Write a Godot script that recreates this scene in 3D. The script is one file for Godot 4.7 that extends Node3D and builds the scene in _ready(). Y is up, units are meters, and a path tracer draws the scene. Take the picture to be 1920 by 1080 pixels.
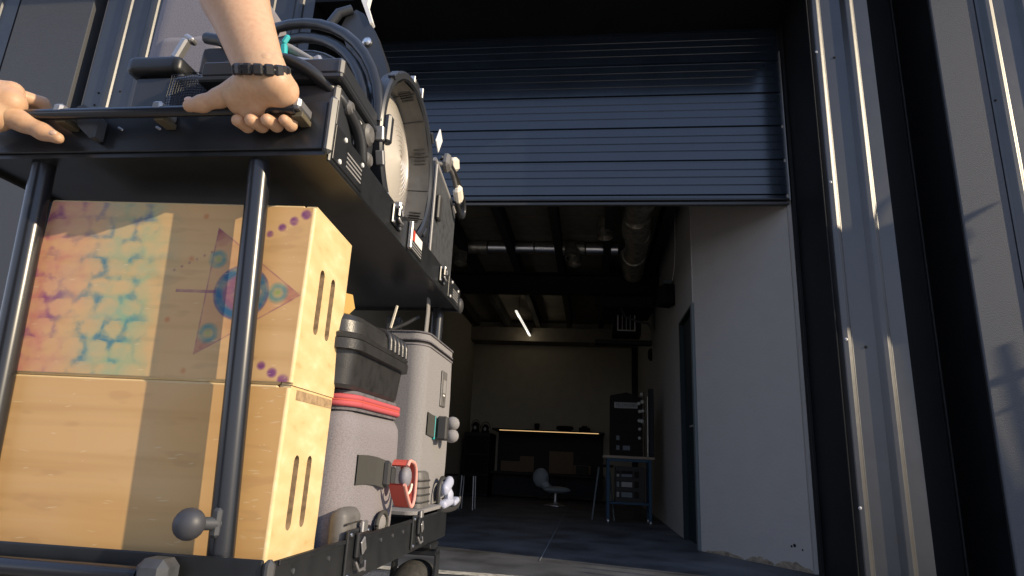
extends Node3D
# Everything is authored in world metres: ground y = 0, camera at (0, EYE, 0), -z runs into the building.

const EYE := 0.615
const ZS := -4.6      # plane of the roller shutter
const ZF := -4.07     # plane of the facade
var M := {}
var rng := RandomNumberGenerator.new()
var used := {}

# ------------------------------------------------------------------ helpers
func begin() -> SurfaceTool:
	var s := SurfaceTool.new()
	s.begin(Mesh.PRIMITIVE_TRIANGLES)
	return s

func tri(s: SurfaceTool, a: Vector3, b: Vector3, c: Vector3, n: Vector3, ua := Vector2.ZERO, ub := Vector2.ZERO, uc := Vector2.ZERO) -> void:
	if (b - a).cross(c - a).dot(n) > 0.0:
		var t := b
		b = c
		c = t
		var u := ub
		ub = uc
		uc = u
	s.set_normal(n)
	s.set_uv(ua)
	s.add_vertex(a)
	s.set_normal(n)
	s.set_uv(ub)
	s.add_vertex(b)
	s.set_normal(n)
	s.set_uv(uc)
	s.add_vertex(c)

func quad(s: SurfaceTool, a: Vector3, b: Vector3, c: Vector3, d: Vector3, outward: Vector3) -> void:
	var n := (c - a).cross(d - b)
	if n.length() < 1e-12:
		n = (b - a).cross(c - a)
	n = n.normalized()
	if n.dot(outward) < 0.0:
		n = -n
	tri(s, a, b, c, n, Vector2(0, 0), Vector2(1, 0), Vector2(1, 1))
	tri(s, a, c, d, n, Vector2(0, 0), Vector2(1, 1), Vector2(0, 1))

func smooth_quad(s: SurfaceTool, p: Array, n: Array) -> void:
	# p, n: four points and normals round the quad
	var flat: Vector3 = (n[0] + n[1] + n[2] + n[3]) as Vector3
	for t in [[0, 1, 2], [0, 2, 3]]:
		var a: int = t[0]
		var b: int = t[1]
		var c: int = t[2]
		var g: Vector3 = ((p[b] - p[a]) as Vector3).cross(p[c] - p[a])
		if g.dot(flat) > 0.0:
			var k := b
			b = c
			c = k
		for i in [a, b, c]:
			s.set_normal(n[i])
			s.set_uv(Vector2.ZERO)
			s.add_vertex(p[i])

# a bevelled box: centre, full size, turn, bevel
func box(s: SurfaceTool, c: Vector3, size: Vector3, bv := 0.0, turn := Basis.IDENTITY) -> void:
	var h := size * 0.5
	bv = minf(bv, minf(h.x, minf(h.y, h.z)) * 0.95)
	var face := func(ax: int, sg: float) -> void:
		var u := (ax + 1) % 3
		var v := (ax + 2) % 3
		var pts := []
		for q in [[-1, -1], [1, -1], [1, 1], [-1, 1]]:
			var p := Vector3.ZERO
			p[ax] = sg * h[ax]
			p[u] = q[0] * (h[u] - bv)
			p[v] = q[1] * (h[v] - bv)
			pts.append(c + turn * p)
		var n := Vector3.ZERO
		n[ax] = sg
		quad(s, pts[0], pts[1], pts[2], pts[3], turn * n)
	for ax in 3:
		face.call(ax, 1.0)
		face.call(ax, -1.0)
	if bv <= 0.0:
		return
	for ax in 3:                      # twelve edges along ax
		var u := (ax + 1) % 3
		var v := (ax + 2) % 3
		for su in [-1.0, 1.0]:
			for sv in [-1.0, 1.0]:
				var pts := []
				for q in [[-1, 0], [1, 0], [1, 1], [-1, 1]]:
					var p := Vector3.ZERO
					p[ax] = q[0] * (h[ax] - bv)
					p[u] = su * (h[u] - (bv if q[1] == 1 else 0.0))
					p[v] = sv * (h[v] - (0.0 if q[1] == 1 else bv))
					pts.append(c + turn * p)
				var n := Vector3.ZERO
				n[u] = su
				n[v] = sv
				quad(s, pts[0], pts[1], pts[2], pts[3], turn * n)
	for sx in [-1.0, 1.0]:
		for sy in [-1.0, 1.0]:
			for sz in [-1.0, 1.0]:
				var sg := Vector3(sx, sy, sz)
				var a := Vector3(h.x, h.y - bv, h.z - bv) * sg
				var b := Vector3(h.x - bv, h.y, h.z - bv) * sg
				var d := Vector3(h.x - bv, h.y - bv, h.z) * sg
				tri(s, c + turn * a, c + turn * b, c + turn * d, (turn * sg).normalized())

func span(s: SurfaceTool, lo: Vector3, hi: Vector3, bv := 0.0) -> void:
	box(s, (lo + hi) * 0.5, (hi - lo).abs(), bv)

# a round tube through points; radii one number or one per point
func tube(s: SurfaceTool, pts: Array, radii, sides := 12, caps := true) -> void:
	var n := pts.size()
	var up := Vector3.UP
	var rings := []
	var norms := []
	var last := Vector3.ZERO
	for i in n:
		var t: Vector3 = (pts[mini(i + 1, n - 1)] - pts[maxi(i - 1, 0)]).normalized()
		if i == 0:
			up = Vector3.RIGHT if absf(t.dot(Vector3.UP)) > 0.9 else Vector3.UP
		else:
			up = last
		var side := (up - t * up.dot(t)).normalized()
		last = side
		var other := t.cross(side)
		var r: float = radii[i] if radii is Array else radii
		var ring := []
		var nr := []
		for k in sides:
			var a := TAU * k / sides
			var d := side * cos(a) + other * sin(a)
			ring.append(pts[i] + d * r)
			nr.append(d)
		rings.append(ring)
		norms.append(nr)
	for i in n - 1:
		for k in sides:
			var k2 := (k + 1) % sides
			smooth_quad(s, [rings[i][k], rings[i][k2], rings[i + 1][k2], rings[i + 1][k]], [norms[i][k], norms[i][k2], norms[i + 1][k2], norms[i + 1][k]])
	if caps:
		for e in [0, n - 1]:
			var t: Vector3 = (pts[0] - pts[1]).normalized() if e == 0 else (pts[n - 1] - pts[n - 2]).normalized()
			for k in sides:
				tri(s, pts[e], rings[e][k], rings[e][(k + 1) % sides], t)

# revolve (radius, height) pairs round an axis through o
func lathe(s: SurfaceTool, o: Vector3, axis: Vector3, prof: Array, segs := 32, smooth := false) -> void:
	axis = axis.normalized()
	var u := axis.cross(Vector3.UP if absf(axis.y) < 0.9 else Vector3.RIGHT).normalized()
	var v := axis.cross(u)
	for i in prof.size() - 1:
		var a: Vector2 = prof[i]
		var b: Vector2 = prof[i + 1]
		var d := b - a
		var nn := Vector2(d.y, -d.x).normalized()     # outward when heights rise
		var na := nn
		var nb := nn
		if smooth:
			if i > 0:
				var e: Vector2 = a - prof[i - 1]
				na = (nn + Vector2(e.y, -e.x).normalized()).normalized()
			if i < prof.size() - 2:
				var e: Vector2 = prof[i + 2] - b
				nb = (nn + Vector2(e.y, -e.x).normalized()).normalized()
		for k in segs:
			var t0 := TAU * k / segs
			var t1 := TAU * (k + 1) / segs
			var d0 := u * cos(t0) + v * sin(t0)
			var d1 := u * cos(t1) + v * sin(t1)
			smooth_quad(s, [o + d0 * a.x + axis * a.y, o + d1 * a.x + axis * a.y, o + d1 * b.x + axis * b.y, o + d0 * b.x + axis * b.y],
				[d0 * na.x + axis * na.y, d1 * na.x + axis * na.y, d1 * nb.x + axis * nb.y, d0 * nb.x + axis * nb.y])

# extrude a 2D outline: o + x*ex + y*ey, depth along ez
func prism(s: SurfaceTool, outline: PackedVector2Array, o: Vector3, ex: Vector3, ey: Vector3, ez: Vector3) -> void:
	var ids := Geometry2D.triangulate_polygon(outline)
	var at := func(p: Vector2, k: float) -> Vector3: return o + ex * p.x + ey * p.y + ez * k
	for k in [0.0, 1.0]:
		var n := ez.normalized() * (1.0 if k > 0.5 else -1.0)
		for i in range(0, ids.size(), 3):
			tri(s, at.call(outline[ids[i]], k), at.call(outline[ids[i + 1]], k), at.call(outline[ids[i + 2]], k), n)
	var mid := Vector2.ZERO
	for p in outline:
		mid += p
	mid /= outline.size()
	var sign_ := 1.0 if Geometry2D.is_polygon_clockwise(outline) else -1.0
	for i in outline.size():
		var a := outline[i]
		var b := outline[(i + 1) % outline.size()]
		var d := (b - a)
		var n2 := Vector2(-d.y, d.x) * sign_
		quad(s, at.call(a, 0.0), at.call(b, 0.0), at.call(b, 1.0), at.call(a, 1.0), ex * n2.x + ey * n2.y)

func ball(s: SurfaceTool, c: Vector3, r: Vector3, segs := 16) -> void:
	var rows := segs / 2
	for i in rows:
		for k in segs:
			var ps := []
			var ns := []
			for q in [[i, k], [i, k + 1], [i + 1, k + 1], [i + 1, k]]:
				var la: float = PI * q[0] / rows - PI / 2
				var lo: float = TAU * q[1] / segs
				var d := Vector3(cos(la) * cos(lo), sin(la), cos(la) * sin(lo))
				ps.append(c + d * r)
				ns.append((d / r).normalized())
			smooth_quad(s, ps, ns)

# a soft box: superellipsoid-like rounded body with flat sides
func soft_box(s: SurfaceTool, c: Vector3, size: Vector3, r: float, puff := 0.0, n := 10) -> void:
	var h := size * 0.5
	for ax in 3:
		var u := (ax + 1) % 3
		var v := (ax + 2) % 3
		for sg in [-1.0, 1.0]:
			var grid := []
			var gn := []
			for i in n + 1:
				var row := []
				var rn := []
				for j in n + 1:
					var p := Vector3.ZERO
					p[ax] = sg * h[ax]
					p[u] = h[u] * (-1.0 + 2.0 * i / n)
					p[v] = h[v] * (-1.0 + 2.0 * j / n)
					# denser near the edges
					p[u] = h[u] * sin(p[u] / h[u] * PI / 2)
					p[v] = h[v] * sin(p[v] / h[v] * PI / 2)
					var core := p.clamp(-h + Vector3.ONE * r, h - Vector3.ONE * r)
					var d := (p - core).normalized()
					var bulge := puff * (1.0 - pow(absf(p[u] / h[u]), 2.0)) * (1.0 - pow(absf(p[v] / h[v]), 2.0))
					var q := core + d * r
					q[ax] += sg * bulge
					row.append(c + q)
					rn.append(d)
				grid.append(row)
				gn.append(rn)
			for i in n:
				for j in n:
					smooth_quad(s, [grid[i][j], grid[i + 1][j], grid[i + 1][j + 1], grid[i][j + 1]], [gn[i][j], gn[i + 1][j], gn[i + 1][j + 1], gn[i][j + 1]])

# ---- objects
func free_name(called: String, parent: Node) -> String:
	var key := str(parent.get_instance_id()) + called
	used[key] = used.get(key, -1) + 1
	return called if used[key] == 0 else "%s_%03d" % [called, used[key]]

func thing(called: String, label: String, category: String, at := Vector3.ZERO, group := "") -> Node3D:
	var o := Node3D.new()
	o.name = free_name(called, self)
	add_child(o, true)
	o.position = at
	tag(o, label, category, group)
	return o

func tag(o: Node, label: String, category: String, group := "") -> void:
	o.set_meta("label", label)
	o.set_meta("category", category)
	if group:
		o.set_meta("group", group)

# commit world-space geometry as a part: the part is shifted back by its thing's place
func part(called: String, s, m: Material, parent: Node3D, label := "") -> MeshInstance3D:
	var o := MeshInstance3D.new()
	o.mesh = s.commit() if s is SurfaceTool else s
	o.material_override = m
	o.name = free_name(called, parent)
	parent.add_child(o, true)
	if parent != self:
		var at := Vector3.ZERO
		var p: Node = parent
		while p != self:
			at += (p as Node3D).position
			p = p.get_parent()
		o.position = -at
	if label:
		o.set_meta("label", label)
	return o

func solo(called: String, s, m: Material, label: String, category: String, group := "") -> MeshInstance3D:
	var o := part(called, s, m, self)
	tag(o, label, category, group)
	return o

func struct(called: String, s, m: Material) -> MeshInstance3D:
	var o := part(called, s, m, self)
	o.set_meta("kind", "structure")
	return o

# ---- materials: colours are linear base colours
func mat(called: String, c: Color, rough := 0.6, metal := 0.0, spec := 0.5) -> StandardMaterial3D:
	var m := StandardMaterial3D.new()
	m.resource_name = called
	m.albedo_color = c.linear_to_srgb()
	m.roughness = rough
	m.metallic = metal
	m.metallic_specular = spec
	M[called] = m
	return m

func noise_tex(freq: float, stops: Array, oct := 5, sd := 1, size := 512) -> NoiseTexture2D:
	var n := FastNoiseLite.new()
	n.seed = sd
	n.noise_type = FastNoiseLite.TYPE_SIMPLEX_SMOOTH
	n.frequency = freq
	n.fractal_octaves = oct
	var t := NoiseTexture2D.new()
	t.width = size
	t.height = size
	t.seamless = true
	t.noise = n
	if stops:
		var g := Gradient.new()
		g.set_color(0, stops[0])
		g.set_color(1, stops[stops.size() - 1])
		for i in range(1, stops.size() - 1):
			g.add_point(float(i) / (stops.size() - 1), stops[i])
		t.color_ramp = g
	return t

func normal_tex(freq: float, strength: float, oct := 4, sd := 2, size := 512) -> NoiseTexture2D:
	var t := noise_tex(freq, [], oct, sd, size)
	t.as_normal_map = true
	t.bump_strength = strength
	return t

func grime(m: StandardMaterial3D, tex: Texture2D, scale: float, nrm: Texture2D = null, nscale := 0.4, world := true) -> StandardMaterial3D:
	m.albedo_texture = tex
	m.uv1_triplanar = true
	m.uv1_world_triplanar = world
	m.uv1_scale = Vector3.ONE * scale
	if nrm:
		m.normal_enabled = true
		m.normal_texture = nrm
		m.normal_scale = nscale
	return m

func grey(v: float) -> Color:
	return Color(v, v, v)

func make_materials() -> void:
	var cloud := noise_tex(0.008, [grey(0.72), grey(0.95), grey(1.0)], 6, 3)
	var blot := noise_tex(0.015, [grey(0.45), grey(0.8), grey(1.0)], 6, 9)
	var fine_n := normal_tex(0.12, 6.0, 3, 5)
	var soft_n := normal_tex(0.01, 5.0, 3, 6)
	var cloth_n := normal_tex(0.06, 7.0, 5, 7)
	grime(mat("cladding", Color(0.019, 0.019, 0.0195), 0.41, 0.0, 0.62), cloud, 0.7, soft_n, 0.10)
	grime(mat("stucco", Color(0.105, 0.108, 0.115), 0.6, 0.0, 0.3), noise_tex(0.22, [grey(0.80), grey(0.82), grey(0.84), grey(0.86), grey(1.0)], 2, 61), 1.0, fine_n, 0.32)
	M.stucco.uv1_scale = Vector3(3.2, 1.4, 3.2)
	grime(mat("black_wall", Color(0.007, 0.0075, 0.008), 0.6, 0.0, 0.3), cloud, 0.5)
	grime(mat("shutter", Color(0.009, 0.014, 0.021), 0.17, 0.0, 0.62), noise_tex(0.01, [grey(0.85), grey(0.97), grey(1.0)], 4, 71), 0.5, soft_n, 0.02)
	grime(mat("asphalt", Color(0.115, 0.116, 0.118), 0.8), noise_tex(0.05, [grey(0.6), grey(0.9), grey(1.0)], 5, 21), 1.3, fine_n, 0.5)
	grime(mat("concrete", Color(0.095, 0.097, 0.100), 0.6), noise_tex(0.01, [grey(0.45), grey(0.8), grey(1.0)], 6, 22), 0.35, soft_n, 0.08)
	grime(mat("yard", Color(0.40, 0.37, 0.32), 0.85), noise_tex(0.05, [grey(0.85), grey(0.95), grey(1.0)], 5, 27), 0.8)
	grime(mat("line_paint", Color(0.72, 0.66, 0.52), 0.7), blot, 2.0)
	grime(mat("white_wall", Color(0.255, 0.236, 0.212), 0.85), noise_tex(0.02, [grey(0.965), grey(0.985), grey(1.0)], 6, 23), 0.5, fine_n, 0.10)
	grime(mat("back_paint", Color(0.24, 0.21, 0.155), 0.9), noise_tex(0.02, [grey(0.94), grey(0.98), grey(1.0)], 5, 24), 0.4)
	grime(mat("plaster_patch", Color(0.30, 0.235, 0.165), 0.95), blot, 3.0, fine_n, 0.5)
	grime(mat("deck", Color(0.14, 0.12, 0.09), 0.85), noise_tex(0.02, [grey(0.85), grey(0.95), grey(1.0)], 5, 25), 0.6)
	mat("beam", Color(0.03, 0.027, 0.024), 0.8, 0.0, 0.15)
	grime(mat("duct", Color(0.62, 0.57, 0.47), 0.33, 0.8), blot, 1.5, soft_n, 0.4)
	mat("foil", Color(0.85, 0.83, 0.80), 0.30, 1.0)
	mat("dark_door", Color(0.014, 0.020, 0.022), 0.65, 0.0, 0.2)
	mat("frame_grey", Color(0.09, 0.10, 0.10), 0.7, 0.0, 0.2)
	mat("vent_white", Color(0.5, 0.47, 0.4), 0.6)
	grime(mat("cart_black", Color(0.014, 0.015, 0.016), 0.40), cloud, 3.0)
	grime(mat("cart_satin", Color(0.020, 0.021, 0.022), 0.30), cloud, 3.0)
	mat("pole_black", Color(0.012, 0.013, 0.016), 0.27, 0.0, 0.55)
	mat("rubber", Color(0.030, 0.029, 0.028), 0.55)
	grime(mat("rubber_grey", Color(0.135, 0.128, 0.12), 0.55), cloud, 6.0)
	grime(mat("tyre", Color(0.055, 0.052, 0.045), 0.85), blot, 8.0, fine_n, 0.6, false)
	mat("steel", Color(0.62, 0.60, 0.57), 0.28, 1.0)
	mat("dull_steel", Color(0.42, 0.41, 0.40), 0.42, 0.8)
	mat("grey_paint", Color(0.26, 0.25, 0.24), 0.5)
	mat("white_mark", Color(0.72, 0.70, 0.66), 0.6)
	mat("red_mark", Color(0.55, 0.055, 0.03), 0.5)
	mat("yellow_wood", Color(0.52, 0.30, 0.05), 0.6)
	mat("cream", Color(0.72, 0.65, 0.52), 0.5)
	mat("teal", Color(0.03, 0.42, 0.42), 0.4)
	grime(mat("bag_grey", Color(0.265, 0.245, 0.256), 1.0, 0.0, 0.12), noise_tex(0.04, [grey(0.75), grey(0.93), grey(1.0)], 4, 31), 12.0, cloth_n, 0.22)
	grime(mat("bag_grey_pale", Color(0.29, 0.278, 0.276), 1.0, 0.0, 0.12), noise_tex(0.04, [grey(0.75), grey(0.93), grey(1.0)], 4, 31), 12.0, cloth_n, 0.22)
	grime(mat("bag_dark", Color(0.16, 0.15, 0.16), 1.0, 0.0, 0.12), cloud, 4.0, cloth_n, 0.5)
	grime(mat("case_black", Color(0.034, 0.033, 0.032), 0.36), cloud, 5.0, fine_n, 0.14)
	mat("red_zip", Color(0.46, 0.095, 0.105), 0.7, 0.0, 0.25)
	mat("red_strap", Color(0.52, 0.10, 0.075), 0.65, 0.0, 0.25)
	mat("red_strap_edge", Color(0.68, 0.32, 0.26), 0.7)
	mat("webbing", Color(0.045, 0.043, 0.037), 0.8)
	mat("pale_blue", Color(0.40, 0.42, 0.52), 0.5)
	mat("cable", Color(0.022, 0.022, 0.022), 0.32)
	mat("lamp_shell", Color(0.028, 0.030, 0.034), 0.36)
	grime(mat("bowl", Color(0.10, 0.098, 0.094), 0.38, 0.2), cloud, 4.0)
	mat("mesh_cloth", Color(0.035, 0.04, 0.06), 0.4)
	grime(mat("ballast", Color(0.06, 0.063, 0.068), 0.5), cloud, 6.0)
	mat("skin", Color(0.58, 0.37, 0.225), 0.5)
	M.skin.albedo_texture = noise_tex(0.03, [Color(0.95, 0.89, 0.87), Color(0.98, 0.96, 0.95), grey(1.0)], 4, 41)
	M.skin.uv1_triplanar = true
	M.skin.uv1_scale = Vector3.ONE * 7.0
	M.skin.normal_enabled = true
	M.skin.normal_texture = normal_tex(0.1, 4.0, 4, 42)
	M.skin.normal_scale = 0.07
	M.skin.subsurf_scatter_enabled = true
	M.skin.subsurf_scatter_strength = 0.12
	mat("nail", Color(0.66, 0.44, 0.33), 0.38)
	mat("shirt", Color(0.03, 0.03, 0.035), 0.9)
	mat("trousers", Color(0.035, 0.04, 0.05), 0.9)
	mat("hair", Color(0.03, 0.02, 0.012), 0.6)
	mat("bead", Color(0.016, 0.015, 0.016), 0.45)
	mat("rack_dark", Color(0.012, 0.009, 0.008), 0.75, 0.0, 0.15)
	mat("blue_paint", Color(0.020, 0.040, 0.060), 0.6, 0.0, 0.2)
	mat("wood_top", Color(0.16, 0.12, 0.08), 0.7)
	mat("board", Color(0.10, 0.065, 0.035), 0.8)
	mat("chair_shell", Color(0.17, 0.19, 0.19), 0.6)
	mat("glass_bulb", Color(0.26, 0.25, 0.21), 0.15)
	mat("sign_cream", Color(0.13, 0.12, 0.105), 0.6)
	mat("leaf", Color(0.06, 0.10, 0.03), 0.55)
	mat("bark", Color(0.12, 0.09, 0.06), 0.9)
	for k in ["led_white", "led_warm"]:
		var m := mat(k, Color(0.8, 0.8, 0.8), 0.5)
		m.emission_enabled = true
	M.led_white.emission = Color(0.95, 0.93, 0.88)
	M.led_white.emission_energy_multiplier = 0.85
	M.led_warm.emission = Color(1.0, 0.80, 0.52)
	M.led_warm.emission_energy_multiplier = 0.75
	# lens: pale fresnel glass over a bright reflector
	mat("lens", Color(0.66, 0.60, 0.51), 0.24, 0.22)
	M.lens.clearcoat_enabled = true
	M.lens.clearcoat_roughness = 0.05
	wood_textures()

func wood_color(n: FastNoiseLite, w: FastNoiseLite, x: float, y: float) -> Color:
	var g := n.get_noise_2d(x * 26.0, y * 520.0) * 0.5 + 0.5
	var b := w.get_noise_2d(x * 120.0, y * 180.0) * 0.5 + 0.5
	var f := n.get_noise_2d(x * 90.0 + 300.0, y * 2400.0) * 0.5 + 0.5
	var c := Color(0.865, 0.685, 0.455).lerp(Color(0.895, 0.735, 0.52), b)
	c = c.lerp(Color(0.76, 0.58, 0.35), clampf((g - 0.5) * 1.1, 0.0, 0.45))
	c = c.lerp(Color(0.87, 0.72, 0.50), clampf((f - 0.62) * 1.6, 0.0, 0.5))
	# orange blotches and grey smudges of long use
	var o := w.get_noise_2d(x * 60.0 + 70.0, y * 90.0 + 20.0)
	c = c.lerp(Color(0.86, 0.65, 0.36), clampf(o * 1.3, 0.0, 0.45))
	c = c.lerp(Color(0.66, 0.50, 0.33), clampf((n.get_noise_2d(x * 150.0 + 7.0, y * 520.0) - 0.36) * 0.9, 0.0, 0.16))
	return c

func wood_textures() -> void:
	var n := FastNoiseLite.new()
	n.seed = 5
	n.frequency = 0.02
	n.fractal_octaves = 3
	var w := FastNoiseLite.new()
	w.seed = 8
	w.frequency = 0.01
	w.fractal_octaves = 3
	var sc := RandomNumberGenerator.new()
	sc.seed = 77
	var scratches := []
	for i in 90:
		var xx := sc.randf()
		if i % 3 == 0:
			xx = 1.0 - 0.12 * sc.randf()
		scratches.append([Vector2(xx, sc.randf()), sc.randf_range(0.006, 0.05), sc.randf_range(-0.25, 0.15)])
	for which in ["ply", "painted"]:
		var wd := 820 if which == "painted" else 640
		var ht := int(wd * 0.305 / 0.475)
		var im := Image.create(wd, ht, false, Image.FORMAT_RGB8)
		for y in ht:
			for x in wd:
				var u := float(x) / wd
				var v := float(y) / ht
				var c := wood_color(n, w, u + (3.0 if which == "ply" else 0.0), v * 0.642)
				if which == "painted":
					c = painting(c, u, v, n, w)
				im.set_pixel(x, y, c)
		for sc_ in scratches:
			var p: Vector2 = sc_[0]
			if which == "painted" and sc_[1] > 0.03:
				continue
			var steps := int(sc_[1] * wd)
			for k in steps:
				var q := Vector2i(int(p.x * wd) + k, int(p.y * ht + k * sc_[2]))
				if q.x < wd and q.y >= 0 and q.y < ht:
					var am := 0.65 * sin(PI * k / steps)
					im.set_pixel(q.x, q.y, im.get_pixel(q.x, q.y).lerp(Color(0.95, 0.87, 0.73), am))
					if q.y + 1 < ht and sc_[2] < 0.0:
						im.set_pixel(q.x, q.y + 1, im.get_pixel(q.x, q.y + 1).lerp(Color(0.95, 0.87, 0.73), am * 0.7))
		im.generate_mipmaps()
		var t := ImageTexture.create_from_image(im)
		var m := mat("wood_" + which, Color(1, 1, 1), 0.5)
		m.albedo_color = Color(0.93, 0.93, 0.93)
		m.albedo_texture = t
	var pale := mat("wood_end", Color(1, 1, 1), 0.5)
	pale.albedo_color = Color(0.97, 0.97, 0.97)
	grime(pale, noise_tex(0.02, [Color(0.80, 0.66, 0.44), Color(0.87, 0.75, 0.54), Color(0.885, 0.77, 0.565), Color(0.905, 0.80, 0.60), Color(0.93, 0.85, 0.69)], 5, 55), 1.5, null, 0.4, false)
	pale.uv1_scale = Vector3(0.9, 2.2, 0.9)
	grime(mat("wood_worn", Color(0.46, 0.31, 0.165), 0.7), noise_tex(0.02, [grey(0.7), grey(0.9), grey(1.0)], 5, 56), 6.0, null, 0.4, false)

func soft(d: float, w: float) -> float:
	return clampf(0.5 - d / w, 0.0, 1.0)

func painting(c: Color, u: float, v: float, n: FastNoiseLite, w: FastNoiseLite) -> Color:
	# u, v over the face; aspect 1.557
	var bare := c
	var p := Vector2(u * 1.557, v)
	var wob := Vector2(w.get_noise_2d(p.x * 300.0, p.y * 300.0), w.get_noise_2d(p.x * 300.0 + 90.0, p.y * 300.0)) * 0.06
	var q := p + wob * 0.35
	# washes on the left half: pink, violet, blue, teal
	var pinkm := soft(u + wob.x - 0.16, 0.25)
	c = c.lerp(Color(0.80, 0.45, 0.46), pinkm * 0.72)
	var bands := w.get_noise_2d(q.x * 330.0 + 40.0, q.y * 240.0) * 0.5 + 0.5
	var area := soft(u - 0.47 + wob.x * 0.6, 0.14)
	c = c.lerp(Color(0.38, 0.72, 0.62), area * clampf(soft(absf(u - 0.39 + wob.y * 1.5) - 0.09, 0.22) * (0.35 + 0.75 * bands), 0.0, 0.85))
	c = c.lerp(Color(0.55, 0.66, 0.66), area * soft(absf(u - 0.25 + wob.x * 2.0) - 0.05, 0.24) * 0.5 * bands)
	# scales: rows of round dabs with blue between them
	var cell := Vector2(0.135, 0.115)
	var row := floorf(q.y / cell.y)
	var qx := q.x / cell.x + (0.5 if int(row) % 2 == 0 else 0.0)
	var f := Vector2(qx - floorf(qx) - 0.5, q.y / cell.y - row - 0.4)
	var gap := smoothstep(0.27, 0.60, f.length() + 0.13 * n.get_noise_2d(p.x * 900.0, p.y * 900.0))
	var patchy := clampf((w.get_noise_2d(q.x * 520.0 + 11.0, q.y * 420.0) + 0.16) * 2.2, 0.0, 1.0)
	var bluem := area * soft(absf(u - 0.29 - (v - 0.5) * 0.02) - 0.12, 0.30) * gap * patchy
	var bluec := Color(0.13, 0.42, 0.60).lerp(Color(0.30, 0.30, 0.55), soft(v - 0.18, 0.2))
	c = c.lerp(bluec, bluem * 0.85)
	c = c.lerp(Color(0.52, 0.22, 0.46), soft(u - 0.13, 0.12) * gap * patchy * 0.7 * area)
	c = c.lerp(Color(0.90, 0.72, 0.52), area * (1.0 - gap) * 0.42)
	# right half: triangle, rings and dots
	var o := Vector2(0.775 * 1.557, 0.515)
	var t0 := Vector2(0.655 * 1.557, 0.15)
	var t1 := Vector2(0.985 * 1.557, 0.52)
	var t2 := Vector2(0.645 * 1.557, 0.86)
	var inside := Geometry2D.point_is_inside_triangle(p, t0, t1, t2)
	var de := 9.0
	for e in [[t0, t1], [t1, t2], [t2, t0]]:
		de = minf(de, p.distance_to(Geometry2D.get_closest_point_to_segment(p, e[0], e[1])))
	if inside:
		c = c.lerp(Color(0.78, 0.50, 0.40), 0.26)
		var corner := minf(p.distance_to(t0), minf(p.distance_to(t1), p.distance_to(t2)))
		c = c.lerp(Color(0.58, 0.25, 0.30), soft(corner - 0.07, 0.10) * 0.8)
	c = c.lerp(Color(0.50, 0.26, 0.40), soft(de - 0.003, 0.006) * 0.55)
	var d := p.distance_to(o)
	c = c.lerp(Color(0.45, 0.33, 0.50), soft(d - 0.11, 0.03) * 0.85)
	c = c.lerp(Color(0.66, 0.38, 0.44), soft(absf(d - 0.07) - 0.02, 0.04) * 0.5)
	c = c.lerp(Color(0.12, 0.37, 0.55), soft(absf(d - 0.125) - 0.020, 0.02) * 0.92)
	c = c.lerp(Color(0.28, 0.27, 0.48), soft(absf(d - 0.148) - 0.006, 0.01) * 0.6)
	c = c.lerp(Color(0.30, 0.25, 0.44), soft(absf(d - 0.03) - 0.012, 0.03) * 0.5)
	for k in [[0.905, 0.51, 0.052], [0.672, 0.33, 0.046], [0.682, 0.745, 0.050]]:
		var e := p.distance_to(Vector2(k[0] * 1.557, k[1]))
		c = c.lerp(Color(0.10, 0.50, 0.58), soft(absf(e - k[2] * 0.72) - k[2] * 0.24, 0.03) * 0.75)
		c = c.lerp(Color(0.35, 0.62, 0.28), soft(e - k[2] * 0.3, 0.02) * 0.8)
	if absf(p.y - 0.515) < 0.009 and p.x > 0.54 * 1.557 and p.x < o.x - 0.14:
		c = c.lerp(Color(0.42, 0.22, 0.42), 0.55)
	for k in 6:
		var e := p.distance_to(Vector2((0.52 + 0.025 * k) * 1.557, 0.40 - 0.022 * k))
		c = c.lerp(Color(0.42, 0.22, 0.35), soft(e - 0.006, 0.01) * 0.5)
	for k in 4:
		var r := 0.017 + 0.0035 * k
		var a := p.distance_to(Vector2((0.845 + 0.0405 * k) * 1.557, 0.175 - 0.04 * k))
		var b := p.distance_to(Vector2((0.845 + 0.0405 * k) * 1.557, 0.87 + 0.035 * k))
		c = c.lerp(Color(0.45, 0.21, 0.47), soft(minf(a, b) - r, 0.015) * 0.9)
	for k in [[0.60, 0.08], [0.575, 0.33], [0.62, 0.95], [0.53, 0.68]]:
		var e := p.distance_to(Vector2(k[0] * 1.557, k[1]))
		c = c.lerp(Color(0.80, 0.40, 0.20), soft(e - 0.012, 0.02) * 0.6)
	# worn back to the wood in patches
	var worn := clampf(0.24 + (n.get_noise_2d(p.x * 420.0, p.y * 700.0) * 0.6 + w.get_noise_2d(p.x * 200.0, p.y * 200.0) * 0.5) * 0.9, 0.05, 0.6)
	return c.lerp(bare, worn)

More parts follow.
